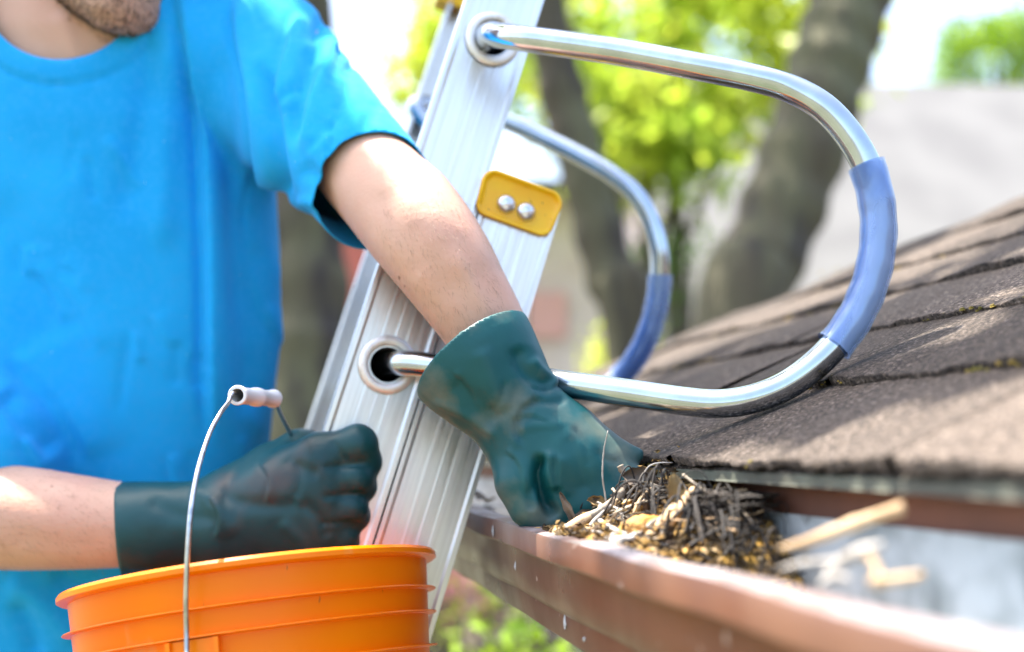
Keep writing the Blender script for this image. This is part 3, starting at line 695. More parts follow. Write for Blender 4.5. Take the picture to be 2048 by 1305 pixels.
ea = math.radians(-90-4.9)        # ear direction in the bucket plane
eD = np.array([math.cos(ea), math.sin(ea), 0]); eT = np.array([-eD[1], eD[0], 0])
for sg in (1, -1):
    b = MB(); w = wr(-.06)
    def arc(t0, t1, z0, z1, r0, r1, n=8):
        V = []
        for i in range(n+1):
            q = ea+(0 if sg > 0 else math.pi)+(t0+(t1-t0)*i/n)/w; c = np.array([math.cos(q), math.sin(q), 0])
            for r_, z_ in ((r0, z0), (r1, z0-.0015), (r1, z1), (r0, z1)): V.append(c*r_+np.array([0, 0, z_]))
        F = [(i*4+j, i*4+(j+1) % 4, i*4+4+(j+1) % 4, i*4+4+j) for i in range(n) for j in range(4)]+[(0, 1, 2, 3), (n*4+3, n*4+2, n*4+1, n*4)]
        b.add(V, F)
    arc(-.0135, .0165, -.0475, -.095, w-.002, w+.0055); arc(-.0155, -.0125, -.0475, -.095, w-.002, w+.0085); arc(.0155, .0185, -.0475, -.095, w-.002, w+.0085)
    b.build('handle_ear', M['orange'], bu, smooth=False, matrix=BM)
def bl(v): return np.array(BM @ Vector(tuple(v)))
e0 = bl(eD*(wr(-.07)+.0125)+[0, 0, -.066]); e0i = bl(eD*(wr(-.07)+.001)+[0, 0, -.068])
e1 = bl(-eD*(wr(-.07)+.0125)+[0, 0, -.066]); e1i = bl(-eD*(wr(-.07)+.001)+[0, 0, -.068])
w1 = [e0i, e0, P(373, 1255, .735), P(372, 1200, .734), P(375, 1110, .736), P(382, 1020, .744), P(396, 940, .765), P(418, 870, .790), P(440, 828, .808), P(456, 806, .826), P(461, 793, .832), P(470, 786, .838), P(500, 787, .868), P(545, 796, .918), P(553, 806, .928), P(562, 830, .940), P(578, 862, .958), P(592, 890, .975), P(606, 940, 1.0), P(612, 1040, 1.025), P(606, 1150, 1.032), e1, e1i]
b = MB(); b.tube(spline(w1, 10), .00175, 12); hd = b.build('handle_wire', M['wire'], bu)
g0, g1 = P(474, 791, .835), P(548, 798, .918); d = (g1-g0)/np.linalg.norm(g1-g0)
b = MB(); L = np.linalg.norm(g1-g0); zz = Vector(d); q = zz.to_track_quat('Z', 'Y').to_matrix().to_4x4(); q.translation = Vector(g0)
pr = [(.0050, 0), (.0070, 0), (.0075, .0008), (.0075, .0030), (.0066, .0045), (.0064, L*.42), (.0074, L*.44), (.0076, L*.5), (.0074, L*.56), (.0064, L*.58), (.0064, L-.006), (.0075, L-.004), (.0076, L-.001), (.0070, L), (.0050, L)]
b.lathe(pr, 36, mat=q, close=True); b.build('handle_grip', M['white_grip'], hd, angle=50)
# ------------------------------------------------------------------ the man
man = thing('person', P(150, 1305, 1.25)-[0, 0, 1.0], 'man in a bright blue t-shirt and green rubber gloves reaching into the gutter', 'person')
def w2(*a): return P(*a)
# head frame
yaw = math.radians(36); pitch = math.radians(-14)
hy = np.array([math.sin(yaw)*math.cos(pitch), -math.cos(yaw)*math.cos(pitch), math.sin(pitch)]); hx = np.cross(hy, [0, 0, 1.0]); hx /= np.linalg.norm(hx); hz = np.cross(hx, hy)
HR = np.stack([hx, hy, hz], 1)        # local (x right of head, y forward, z up) -> world
chin = P(247, 53, 1.055); hc = chin-HR@np.array([0, .083, -.112])
def hp_(x, y, z): return hc+HR@np.array([x, y, z])
def ellw(g, x, y, z, r): return ell(g, hp_(x, y, z), r, HR)
def conew(g, a, ra, b, rb): return cone(g, hp_(*a), ra, hp_(*b), rb)
# torso section profile: photo y -> centre x, half width(m), half depth(m), centre depth
TP = np.array([[-120, 150, .060, .055, 1.20], [-60, 158, .125, .078, 1.195], [20, 165, .168, .100, 1.19], [120, 170, .185, .115, 1.19], [300, 172, .200, .122, 1.19], [500, 172, .206, .122, 1.19], [700, 168, .207, .120, 1.19], [900, 160, .200, .116, 1.195], [1100, 150, .196, .112, 1.20], [1300, 145, .194, .112, 1.20], [1700, 140, .192, .112, 1.20]], float)
TZ = np.array([P(x, y, d)[2] for y, x, a, b_, d in TP]); TC = np.array([P(x, y, d) for y, x, a, b_, d in TP])
o_ = np.argsort(TZ)
def torso(g, infl=0.0):
    X, Y, Z = g[:3]; z = Z.ravel(); f = lambda col: np.interp(z, TZ[o_], col[o_]).reshape(1, 1, -1).astype(np.float32)
    cx, cy, a, b_ = f(TC[:, 0]), f(TC[:, 1]), f(TP[:, 2])+infl, f(TP[:, 3])+infl
    tw = math.radians(-6); x = (X-cx)*math.cos(tw)+(Y-cy)*math.sin(tw); y = -(X-cx)*math.sin(tw)+(Y-cy)*math.cos(tw)
    k = (np.abs(x/a)**2.3+np.abs(y/b_)**2.3)**(1/2.3); return smax((k-1)*np.minimum(a, b_)*.9, Z-(TZ.max()-.01+infl), .04)
ARM_L = [(P(548, 118, 1.125), .050), (P(610, 190, 1.08), .048), (P(742, 352, .975), .0425), (P(800, 415, .935), .0435), (P(862, 492, .905), .0415), (P(925, 585, .893), .0365), (P(975, 665, .886), .0325), (P(1030, 770, .878), .027), (P(1060, 850, .870), .024)]
ARM_R = [(P(-235, 160, 1.2), .050), (P(-235, 600, 1.12), .046), (P(-190, 960, 1.02), .042), (P(-100, 1025, .995), .046), (P(20, 1035, .985), .0455), (P(140, 1044, .975), .041), (P(240, 1051, .968), .0365), (P(350, 1055, .96), .031), (P(440, 1052, .955), .028)]
NB = P(165, 120, 1.175)
def body_sdf(g):
    f = torso(g, -.010)
    f = np.maximum(f, half(g, P(150, -40, 1.2), (0, 0, 1))) if False else f
    f = smin(f, cone(g, P(545, 110, 1.135), .052, P(120, 60, 1.20), .070), .05)
    f = smin(f, cone(g, P(-225, 130, 1.20), .052, P(120, 60, 1.20), .070), .05)
    f = smin(f, cone(g, P(140, 150, 1.205), .061, hp_(0, -.048, -.055), .053), .03)
    f = smin(f, chain(g, ARM_L, -1), .03)
    f = smin(f, chain(g, ARM_R, -1), .012)
    return f
def head_sdf(g):
    f = ellw(g, 0, -.012, .040, (.077, .098, .088))
    f = smin(f, ellw(g, 0, .030, -.028, (.060, .062, .080)), .03)
    for s in (-1, 1):
        f = smin(f, conew(g, (.053*s, .002, -.055), .018, (.018*s, .070, -.098), .016), .026)
        f = smin(f, conew(g, (.046*s, .058, -.008), .014, (.055*s, .030, -.010), .014), .02)
        f = smin(f, conew(g, (.012*s, .092, .030), .007, (.044*s, .078, .030), .007), .014)
        f = smin(f, ellw(g, .078*s, -.008, -.008, (.008, .018, .031)), .006)
    f = smin(f, ellw(g, 0, .074, -.096, (.021, .015, .017)), .018)
    f = smin(f, ellw(g, 0, .072, -.058, (.028, .018, .026)), .016)
    for s in (-1, 1): f = smax(f, -ellw(g, .031*s, .096, .010, (.016, .014, .011)), .012)
    f = smin(f, conew(g, (0, .092, .018), .006, (0, .112, -.022), .0095), .01)
    for s in (-1, 1): f = smin(f, ellw(g, .011*s, .101, -.026, (.008, .009, .007)), .006)
    f = smin(f, ellw(g, 0, .0885, -.0505, (.023, .008, .0045)), .004); f = smin(f, ellw(g, 0, .0875, -.0600, (.021, .0085, .0055)), .004)
    f = smax(f, -ellw(g, 0, .0985, -.0548, (.022, .010, .0016)), .003)
    return f
g = grid(P(-340, 1300, 1.3)-[.03, .12, .2], np.array([.30, 1.42, CZ+.72]), .0060)
lo, hi = np.array([-.72, .78, CZ-.36]), np.array([.09, 1.40, CZ+.72])
g = grid(lo, hi, .0058)
f = body_sdf(g)
sel = (g[2].ravel() > chin[2]-.06)
gh = (g[0], g[1], g[2][:, :, sel]); f[:, :, sel] = smin(f[:, :, sel], head_sdf(gh), .007)
Vb, Qb = nets(f, g); Vb = smooth(Vb, Qb, 3); Nb = normals(Vb, Qb)
pq = PX(Vb)
# wrist tendons, elbow dimple, neck cords and collar bone hint
Vb = crease(Vb, Nb, [(835, 350), (880, 410), (925, 480), (960, 560)], 46, .0028, 'ridge', 0, 1.0)
Vb = crease(Vb, Nb, [(905, 500), (950, 580), (990, 650)], 14, .0022, 'ridge', 0, 1.0)
Vb = crease(Vb, Nb, [(815, 440), (860, 520), (915, 610)], 20, .0016, 'valley', 0, 1.0)
Vb = crease(Vb, Nb, [(740, 400), (775, 390), (810, 360)], 14, .0010, 'valley', 0, 1.05)
Vb = crease(Vb, Nb, [(770, 380), (800, 470), (840, 560)], 22, .0022, 'valley', 0, 1.05)
Vb = crease(Vb, Nb, [(120, 20), (140, 80), (160, 140)], 18, .0030, 'ridge', 0, 1.2)
Vb = crease(Vb, Nb, [(262, 80), (235, 120), (190, 150)], 18, .0026, 'ridge', 0, 1.2)
Vb = crease(Vb, Nb, [(0, 1075), (120, 1085), (230, 1090)], 22, .0014, 'valley', 0, 1.05)
Vb = Vb+Nb*(wav(Vb, 60, 2)*.0006)[:, None]
# finer face patch replaces the coarse head surface
body = link('body', mesh_np('body', Vb, Qb), M['skin'], man)
hl = (Vb-hc)@HR
# stubble: fine short hairs on jaw, chin, upper lip
r = np.random.RandomState(12)
jaw = (hl[:, 2] < -.030+.0*hl[:, 1]) & (hl[:, 2] > -.128) & (hl[:, 1] > .000) & ~((np.abs(hl[:, 0]) < .022) & (hl[:, 2] > -.068) & (hl[:, 2] < -.045)) & (np.abs(hl[:, 0]) < .09) & (np.linalg.norm(hl, axis=1) < .16) & (hl[:, 1]+.35*(hl[:, 2]+.13) > .022+.5*np.clip(-.098-hl[:, 2], 0, 1)*2)
jaw &= ~((hl[:, 2] > -.040) & (np.abs(hl[:, 0]) < .045) & (hl[:, 1] > .05))
ji = np.nonzero(jaw)[0]
if len(ji):
    c = r.choice(ji, 9000); base = Vb[c]+r.normal(size=(9000, 3))*.0022; nn = Nb[c]; base = base-nn*((base-Vb[c])*nn).sum(1)[:, None]
    dr = nn*.55+(-hz)*.75+r.normal(size=nn.shape)*.25; dr /= np.linalg.norm(dr, axis=1)[:, None]; sd = np.cross(dr, r.normal(size=nn.shape)); sd /= np.linalg.norm(sd, axis=1)[:, None]
    L = r.uniform(.0022, .0048, 9000)[:, None]; Vs = np.stack([base-sd*.00030, base+sd*.00030, base+dr*L], 1).reshape(-1, 3)
    props(link('beard_stubble', mesh_np('beard_stubble', Vs, np.arange(len(Vs)).reshape(-1, 3)), M['stubble'], man), kind='stuff')
# fine arm hair
fa = ((pq[:, 0] > 760) & (pq[:, 0] < 1000) & (pq[:, 1] > 400) & (pq[:, 1] < 690)) | ((pq[:, 0] > -60) & (pq[:, 0] < 225) & (pq[:, 1] > 940) & (pq[:, 1] < 1140)); fa &= pq[:, 2] < 1.0
fi_ = np.nonzero(fa)[0]; c = r.choice(fi_, 2600); nn = Nb[c]; base = Vb[c]+r.normal(size=(2600, 3))*.003; base -= nn*((base-Vb[c])*nn).sum(1)[:, None]; ad = np.where((pq[c, 0] > 500)[:, None], P(1000, 700, .88)-P(800, 415, .93), P(240, 1051, .97)-P(0, 1035, .98)); ad /= np.linalg.norm(ad, axis=1)[:, None]
dr = nn*.35+ad*.7+np.array([0, 0, -.3])+r.normal(size=nn.shape)*.22; dr /= np.linalg.norm(dr, axis=1)[:, None]; sd_ = np.cross(dr, nn); sd_ /= np.linalg.norm(sd_, axis=1)[:, None]
L = r.uniform(.004, .010, 2600)[:, None]; Va = np.stack([base-sd_*.00009, base+sd_*.00009, base+dr*L], 1).reshape(-1, 3)
M['armhair'] = mat('arm_hair', (.22, .13, .07), .6, 0); props(link('arm_hair', mesh_np('arm_hair', Va, np.arange(len(Va)).reshape(-1, 3)), M['armhair'], man), kind='stuff')
# hair cap
gh = grid(hc-.16, hc+.17, .005); fh = ellw(gh, 0, -.014, .046, (.083, .104, .092)); fh = smin(fh, ellw(gh, 0, .03, .105, (.055, .05, .03)), .03)
fh = smax(fh, half(gh, hp_(0, .066, .078), hy*.62-hz*.78), .012)
Vh, Qh = nets(fh, gh); Vh = smooth(Vh, Qh, 2); Nh = normals(Vh, Qh); lh = (Vh-hc)@HR; Vh = Vh+Nh*(wav(Vh*np.array([1, 1, .4]), 240, 4)*.0022)[:, None]
link('hair', mesh_np('hair', Vh, Qh), M['hair'], man)
for s in (-1, 1):
    b = MB(); c = hp_(.031*s, .0690, .009)
    b.lathe([(max(1e-4, .0118*math.sin(a)), .0118*math.cos(a)) for a in np.linspace(0, math.pi, 13)], 20, mat=Matrix(((hx[0], hz[0], hy[0], c[0]), (hx[1], hz[1], hy[1], c[1]), (hx[2], hz[2], hy[2], c[2]), (0, 0, 0, 1))))
    e = b.build('eye', M['eye'], man); b = MB()
    b.lathe([(.0001, .0121), (.003, .0119), (.0052, .0109)], 20, mat=Matrix(((hx[0], hz[0], hy[0], c[0]), (hx[1], hz[1], hy[1], c[1]), (hx[2], hz[2], hy[2], c[2]), (0, 0, 0, 1)))); b.build('iris', M['iris'], e)
# lips
gl = grid(hp_(0, .09, -.055)-.045, hp_(0, .09, -.055)+.045, .0016)
fl = smin(ellw(gl, 0, .0895, -.0502, (.024, .0085, .0050)), ellw(gl, 0, .0885, -.0600, (.022, .0090, .0062)), .002); fl = smax(fl, -ellw(gl, 0, .0995, -.0550, (.024, .008, .0011)), .002)
Vl, Ql = nets(fl, gl); M['lip'] = mat('lip_skin', (.62, .25, .20), .42, 0, sss=.1, bump=.2, bs=300); link('lips', mesh_np('lips', smooth(Vl, Ql, 2), Ql), M['lip'], man)
# ------------------------------------------------------------------ shirt
SLV_L = [(P(535, 130, 1.13), .066), (P(600, 205, 1.075), .062), (P(680, 300, 1.01), .056), (P(770, 410, .955), .0520)]
SLV_R = [(P(-225, 160, 1.2), .064), (P(-220, 500, 1.14), .070), (P(-130, 800, 1.065), .078), (P(-70, 930, 1.035), .084)]
NC = P(150, -18, 1.105)
def shirt_out(g):
    f = torso(g)
    f = smin(f, cone(g, P(535, 108, 1.135), .062, P(150, 40, 1.19), .078), .045)
    f = smin(f, cone(g, P(-225, 130, 1.20), .062, P(150, 40, 1.19), .078), .045)
    s = chain(g, SLV_L, -1); s = smin(s, cone(g, P(560, 255, 1.10), .050, P(640, 345, 1.04), .036), .03)
    f = smin(f, s, .022)
    f = smin(f, chain(g, SLV_R, -1), .045)
    # loose cloth bulging at the belly
    f = smin(f, ell(g, P(330, 620, 1.13), (.075, .045, .17)), .06)
    return f
g = grid(np.array([-.76, .84, CZ-.50]), np.array([.00, 1.40, CZ+.50]), .0042)
f = shirt_out(g)
hn = P(795, 440, .935)-P(690, 315, 1.00); hn /= np.linalg.norm(hn); hcn = P(745, 372, .962); hn2 = hn*.82+np.array([.10, -.50, -.10]); hn2 /= np.linalg.norm(hn2)
def ball(V, c, r): return np.linalg.norm(V-c, axis=1)-r
def hpl(V, p, n): n = np.array(n, float)/np.linalg.norm(n); return (V-p)@n
def shirt_cut(V):
    c = np.minimum(hpl(V, hcn, hn2), -ball(V, hcn+hn2*.10, .16))
    c = np.maximum(c, np.minimum(np.minimum(hpl(V, P(60, 925, .97), (.35, -.45, -1.0)), -ball(V, P(0, 1040, .97), .16)), 1.060-V[:, 1]))
    c = np.maximum(c, -ball(V, NC, .0835)); c = np.maximum(c, np.minimum(-(np.linalg.norm((V-P(150, -60, 1.19))[:, :2], axis=1)-.083), V[:, 2]-P(150, 40, 1.19)[2]))
    return np.maximum(c, CZ-.46-V[:, 2])
Vs, Qs = nets(f, g); Vs = smooth(Vs, Qs, 3); Vs, Qs = clip_open(Vs, Qs, shirt_cut); Vs = rim_smooth(Vs, Qs, 10)
# outward direction shared by both faces of the cloth so folds move the sheet, not its thickness
gs_ = grid(np.array([-.76, .84, CZ-.50]), np.array([.00, 1.40, CZ+.50]), .012); fo = shirt_out(gs_); gr = np.gradient(fo)
ii = np.clip(((Vs-gs_[3])/gs_[4]).astype(int), 0, np.array(fo.shape)-1)
NO = np.stack([gr[k][tuple(ii.T)] for k in range(3)], 1); NO /= np.linalg.norm(NO, axis=1)[:, None]+1e-9
NO = smooth(NO, Qs, 4); NO /= np.linalg.norm(NO, axis=1)[:, None]+1e-9
NO = normals(Vs, Qs); NO = smooth(NO, Qs, 2); NO /= np.linalg.norm(NO, axis=1)[:, None]+1e-9
FR = dict(dmax=1.16)
Vs0 = Vs.copy()
def cr(*a, **k):
    global Vs
    Vs = Vs+(crease(Vs0, NO, *a, **k)-Vs0)
# long drapes down the chest
cr([(352, -40), (372, 60), (392, 160), (404, 260), (412, 400), (418, 560), (420, 760), (430, 900)], 17, .0105, 'over', **FR)
cr([(470, -20), (482, 90), (508, 190), (522, 300), (532, 420)], 18, .0085, 'over', **FR)
cr([(525, 120), (545, 220), (560, 320), (575, 415)], 13, .013, 'valley', **FR)
cr([(440, 60), (452, 200), (462, 340), (470, 520), (480, 700)], 24, .0070, 'valley', **FR)
cr([(330, 60), (336, 200), (330, 360), (322, 520)], 30, .0055, 'ridge', **FR)
cr([(300, 60), (296, 160), (270, 300), (240, 460)], 26, .0045, 'valley', **FR)
cr([(500, 360), (505, 520), (498, 700), (490, 850)], 30, .0070, 'valley', **FR)
cr([(548, 470), (548, 620), (535, 780), (525, 900)], 17, .0060, 'ridge', **FR)
cr([(90, 300), (150, 500), (190, 700), (240, 900)], 60, .0035, 'ridge', **FR)
cr([(-20, 380), (60, 560), (120, 700)], 50, .0035, 'valley', **FR)
cr([(20, 700), (90, 770), (150, 850), (188, 930)], 24, .0042, 'over', dmax=1.2)
cr([(0, 780), (60, 850), (120, 910)], 26, .0070, 'valley', dmax=1.2)
cr([(10, 1160), (90, 1210), (160, 1290)], 24, .006, 'ridge', dmax=1.2)
cr([(100, 1140), (170, 1180), (240, 1230)], 24, .006, 'valley', dmax=1.2)
cr([(30, 1200), (60, 1260), (70, 1320)], 20, .006, 'valley', dmax=1.2)
# sleeve folds
cr([(645, 20), (628, 110), (600, 200), (585, 300)], 14, .0080, 'valley', dmax=1.2)
cr([(668, 60), (655, 130), (625, 220), (610, 320)], 12, .0060, 'ridge', dmax=1.2)
cr([(600, 20), (572, 120), (552, 230)], 16, .0060, 'over', dmax=1.2)
cr([(700, 120), (690, 190), (655, 280)], 13, .0040, 'valley', dmax=1.2)
cr([(760, 200), (735, 245), (700, 285)], 12, .0022, 'valley', dmax=1.2)
cr([(600, 330), (650, 370), (690, 430)], 16, .0050, 'valley', dmax=1.2)
cr([(590, 400), (640, 410), (700, 450)], 10, .0045, 'ridge', dmax=1.2)
Vs = Vs+NO*(wav(Vs0*np.array([1, 1, .35]), 26, 5)*.0022+wav(Vs0, 80, 6)*.0006)[:, None]
rs_ = np.random.RandomState(31)
for _ in range(26):
    x0 = rs_.uniform(-20, 560); y0 = rs_.uniform(250, 1000); an = rs_.normal(1.45, .22); L = rs_.uniform(60, 190)
    cr([(x0, y0), (x0+L*math.cos(an)*.5+rs_.normal()*8, y0+L*math.sin(an)*.5), (x0+L*math.cos(an), y0+L*math.sin(an))], rs_.uniform(7, 16), rs_.uniform(.0010, .0028), ['valley', 'ridge', 'over'][rs_.randint(3)], dmax=1.16)
for _ in range(14):
    x0 = rs_.uniform(590, 720); y0 = rs_.uniform(40, 300); an = rs_.normal(2.0, .3); L = rs_.uniform(40, 100)
    cr([(x0, y0), (x0+L*math.cos(an)*.5+4, y0+L*math.sin(an)*.5), (x0+L*math.cos(an), y0+L*math.sin(an))], rs_.uniform(5, 10), rs_.uniform(.0010, .0024), ['valley', 'ridge', 'over'][rs_.randint(3)], dmax=1.2)
# collar rib and hem stitching bands
dn = np.linalg.norm(Vs0-NC, axis=1); colr = np.clip(1-np.abs((dn-.094)/.0115)**4, 0, 1)*(Vs0[:, 1] < 1.2)
Vs = Vs+NO*(colr*.0016-.0020*np.exp(-((dn-.1065)/.0022)**2))[:, None]
dh = (Vs0-hcn)@hn2; mh = (np.linalg.norm(Vs0-hcn, axis=1) < .11)
Vs = Vs+NO*(mh*(-.0010*np.exp(-((dh-.021)/.0020)**2)-.0010*np.exp(-((dh-.026)/.0014)**2)))[:, None]
Vs, Qs = solidify(Vs, Qs, .0014); link('shirt', mesh_np('shirt', Vs, Qs), M['shirt'], man)
# trousers and boots (below the frame)
hipz = CZ-.46; t0 = np.array([-.47, 1.22, hipz])
kneeL, footL = np.array([-.40, 1.16, CZ-.95]), np.array([-.52, 1.08, CZ-1.42]); kneeR, footR = np.array([-.54, 1.24, CZ-.93]), np.array([-.60, 1.26, CZ-1.42])
g = grid(np.array([-.78, .9, CZ-1.45]), np.array([-.22, 1.45, CZ-.38]), .011)
f = ell(g, t0+[0, 0, -.03], (.175, .12, .15)); f = np.maximum(f, -half(g, t0+[0, 0, .05], (0, 0, -1)))
for hx_, kn, ft in ((.08, kneeL, footL), (-.08, kneeR, footR)): f = smin(f, chain(g, [(t0+[hx_, 0, -.08], .095), (kn, .066), (ft+[0, 0, .06], .058)], .02), .03)
Vt, Qt = nets(f, g); link('trousers', mesh_np('trousers', smooth(Vt, Qt, 2), Qt), M['denim'], man)
for ft in (footL, footR):
    g = grid(ft-.2, ft+.2, .008); f = cone(g, ft+[0, 0, .04], .05, ft+[0, 0, -.03], .045); f = smin(f, cone(g, ft+[0, .02, -.05], .04, ft+[.14, -.03, -.06], .036), .03); f = np.maximum(f, -half(g, ft+[0, 0, -.085], (0, 0, 1)))
    Vt, Qt = nets(f, g); link('boot', mesh_np('boot', smooth(Vt, Qt, 1), Qt), M['boot'], man)
# ------------------------------------------------------------------ gloves
def box_of(pts, pad):
    p = np.array(pts); return p.min(0)-pad, p.max(0)+pad
# hand in the gutter
CU0, CU1 = P(946, 716, .872), P(1062, 862, .862)
ax = CU1-CU0; axn = ax/np.linalg.norm(ax); dpt = np.array([0, 1.0, 0]); dpt -= axn*(dpt@axn); dpt /= np.linalg.norm(dpt); wid = np.cross(axn, dpt)
def gauntlet(g, c0, c1, wid, dpt, axn, w0, t0, w1, t1, L0=-.02, L1=.02):
    X, Y, Z = g[:3]; X, Y, Z = X-c0[0], Y-c0[1], Z-c0[2]; L = np.linalg.norm(c1-c0)
    s = X*axn[0]+Y*axn[1]+Z*axn[2]; t = np.clip(s/L, -.3, 1.1); tt = np.clip(t, 0, 1); tt = tt*tt*(3-2*tt)*.5+tt*.5
    a = w0+(w1-w0)*tt; b_ = t0+(t1-t0)*tt; x = X*wid[0]+Y*wid[1]+Z*wid[2]; y = X*dpt[0]+Y*dpt[1]+Z*dpt[2]
    k = np.sqrt((x/a)**2+(y/b_)**2); return (k-1)*np.minimum(a, b_), s
pts = [P(780, 560, .83), P(1320, 1110, .80), P(1000, 700, .96)]
lo, hi = box_of(pts, .03); g = grid(lo, hi, .0022)
f, sgl = gauntlet(g, CU0, CU1, wid, dpt, axn, .0528, .0455, .0335, .0275)
f = np.maximum(f, np.maximum(sgl-.21, -sgl-.055))
f = smax(f, sgl-(np.linalg.norm(ax)+.006), .01)
hand = cone(g, P(1058, 872, .868), .031, P(1105, 925, .858), .034)
hand = smin(hand, cone(g, P(1085, 880, .866), .029, P(1165, 925, .852), .027), .02)
hand = smin(hand, cone(g, P(1140, 885, .858), .026, P(1212, 935, .848), .0175), .018)
th = chain(g, [(P(1040, 915, .850), .0165), (P(1040, 965, .842), .0175), (P(1062, 1015, .838), .0150), (P(1086, 1046, .836), .0110)], .008)
fi = [chain(g, [(P(1112, 955, .846), .0165), (P(1128, 1010, .840), .0130), (P(1130, 1062, .840), .0110), (P(1120, 1085, .845), .0098)], .006),
      chain(g, [(P(1150, 950, .844), .0165), (P(1172, 1010, .836), .0130), (P(1180, 1070, .838), .0110), (P(1172, 1095, .845), .0095)], .006),
      chain(g, [(P(1192, 940, .842), .0160), (P(1222, 995, .834), .0128), (P(1234, 1050, .836), .0108), (P(1228, 1080, .842), .0093)], .006),
      chain(g, [(P(1222, 930, .844), .0125), (P(1255, 960, .838), .0110), (P(1278, 1005, .838), .0098), (P(1276, 1035, .842), .0086)], .006),
      chain(g, [(P(1200, 900, .850), .0140), (P(1275, 908, .842), .0045)], .006)]
hand = smin(hand, th, .017)
for q in fi: hand = smin(hand, q, .0085)
f = smin(f, hand, .016)
cutn = axn*1.0+np.array([-.02, -.30, .02]); cutn /= np.linalg.norm(cutn)
Vg, Qg = nets(f, g); Vg = smooth(Vg, Qg, 3); Vg, Qg = clip_open(Vg, Qg, lambda V: -hpl(V, CU0, cutn), .0022); Vg = rim_smooth(Vg, Qg, 30); Ng = normals(Vg, Qg); Vg0 = Vg.copy()
def cg(V0, N, V, *a, **k): return V+(crease(V0, N, *a, **k)-V0)
for a in ([(1010, 900), (1040, 930), (1050, 990)], 6, .0016, 'over'), ([(1120, 905), (1115, 950), (1130, 1000)], 7, .0022, 'over'), ([(1020, 840), (1060, 830), (1100, 845)], 5, .0014, 'over'), ([(1060, 770), (1090, 775), (1125, 765)], 5, .0016, 'over'), \
         ([(1145, 850), (1170, 890), (1180, 940)], 6, .0012, 'valley'), ([(905, 740), (940, 780), (960, 830)], 6, .0012, 'over'), ([(975, 830), (1000, 800), (1010, 760)], 6, .0013, 'valley'), ([(1190, 900), (1215, 920), (1240, 925)], 5, .0012, 'valley'), ([(1083, 905), (1078, 950), (1092, 1000), (1110, 1040)], 11, .0125, 'valley'), ([(1105, 900), (1096, 940), (1112, 985)], 11, .0042, 'ridge'), \
         ([(1045, 900), (1025, 860), (1040, 815), (1085, 790)], 9, .0020, 'over'), ([(1035, 690), (1042, 730), (1075, 765), (1110, 772)], 15, .0040, 'valley'), \
         ([(1060, 715), (1085, 745), (1118, 765)], 10, .0030, 'ridge'), ([(900, 760), (950, 800), (1000, 850)], 20, .0035, 'valley'), \
         ([(860, 800), (930, 830), (1000, 880)], 9, .0022, 'ridge'), ([(1055, 800), (1100, 805), (1135, 800)], 8, .0022, 'valley'), \
         ([(1030, 860), (1080, 850), (1130, 850)], 10, .0016, 'ridge'), ([(1130, 870), (1160, 930), (1170, 990)], 14, .0014, 'valley'), \
         ([(960, 690), (985, 760), (1010, 830)], 22, .0025, 'ridge'), ([(1075, 960), (1060, 990), (1064, 1025)], 7, .0020, 'valley'):
    Vg = cg(Vg0, Ng, Vg, *a, dmax=.90)
Vg = Vg+Ng*(wav(Vg0, 55, 8)*.0012+wav(Vg0, 160, 9)*.00035)[:, None]
Vg, Qg = solidify(Vg, Qg, .0015); props(link('glove', mesh_np('glove', Vg, Qg), M['glove'], man), 'scuffed green rubber glove buried in the gutter litter')
# fist on the ladder rail
C0, C1 = P(238, 1060, .968), P(440, 1045, .952); ax2 = C1-C0; an2 = ax2/np.linalg.norm(ax2); dp2 = np.array([0, 1.0, 0]); dp2 -= an2*(dp2@an2); dp2 /= np.linalg.norm(dp2); wd2 = np.cross(an2, dp2)
lo, hi = box_of([P(190, 1180, .95), P(770, 840, .9), P(600, 950, 1.03)], .02); g = grid(lo, hi, .0023)
f, sgl = gauntlet(g, C0, C1, wd2, dp2, an2, .0410, .0385, .0355, .0300)
f = np.maximum(f, np.maximum(-sgl-.012, sgl-(np.linalg.norm(ax2)+.01)))
kn = [(P(640, 915, .930), P(716, 890, .925), P(728, 925, .932), P(702, 940, .940), .0158),
      (P(648, 970, .926), P(712, 957, .921), P(722, 974, .931), P(694, 982, .940), .0138),
      (P(648, 1024, .926), P(702, 1016, .920), P(710, 1032, .930), P(684, 1040, .940), .0132),
      (P(636, 1072, .930), P(686, 1072, .925), P(692, 1088, .932), P(668, 1098, .940), .0124)]
wr_ = [P(470, 1010, .955), P(470, 1040, .950), P(470, 1068, .950), P(470, 1090, .955)]
hd_ = None
for (m, p_, d_, e_, r_), w_ in zip(kn, wr_):
    q = cone(g, w_, .024, m, .0215); hd_ = q if hd_ is None else smin(hd_, q, .022)
hd_ = smin(hd_, cone(g, P(520, 1040, .95), .033, P(600, 1000, .945), .034), .02)
for (m, p_, d_, e_, r_) in kn:
    q = chain(g, [(m, r_*1.12), (p_, r_*1.02), (d_, r_*.93), (e_, r_*.8)], .004); hd_ = smin(hd_, q, .0048)
hd_ = smin(hd_, chain(g, [(P(455, 985, .965), .020), (P(545, 935, .965), .0195), (P(598, 900, .972), .0155), (P(618, 888, .985), .0125)], .01), .016)
f = smin(f, hd_, .014)
Vf, Qf = nets(f, g); Vf = smooth(Vf, Qf, 3); Vf, Qf = clip_open(Vf, Qf, lambda V: -hpl(V, C0, an2+np.array([0, .45, .03])), .0023); Vf = rim_smooth(Vf, Qf, 30); Nf = normals(Vf, Qf); Vf0 = Vf.copy()
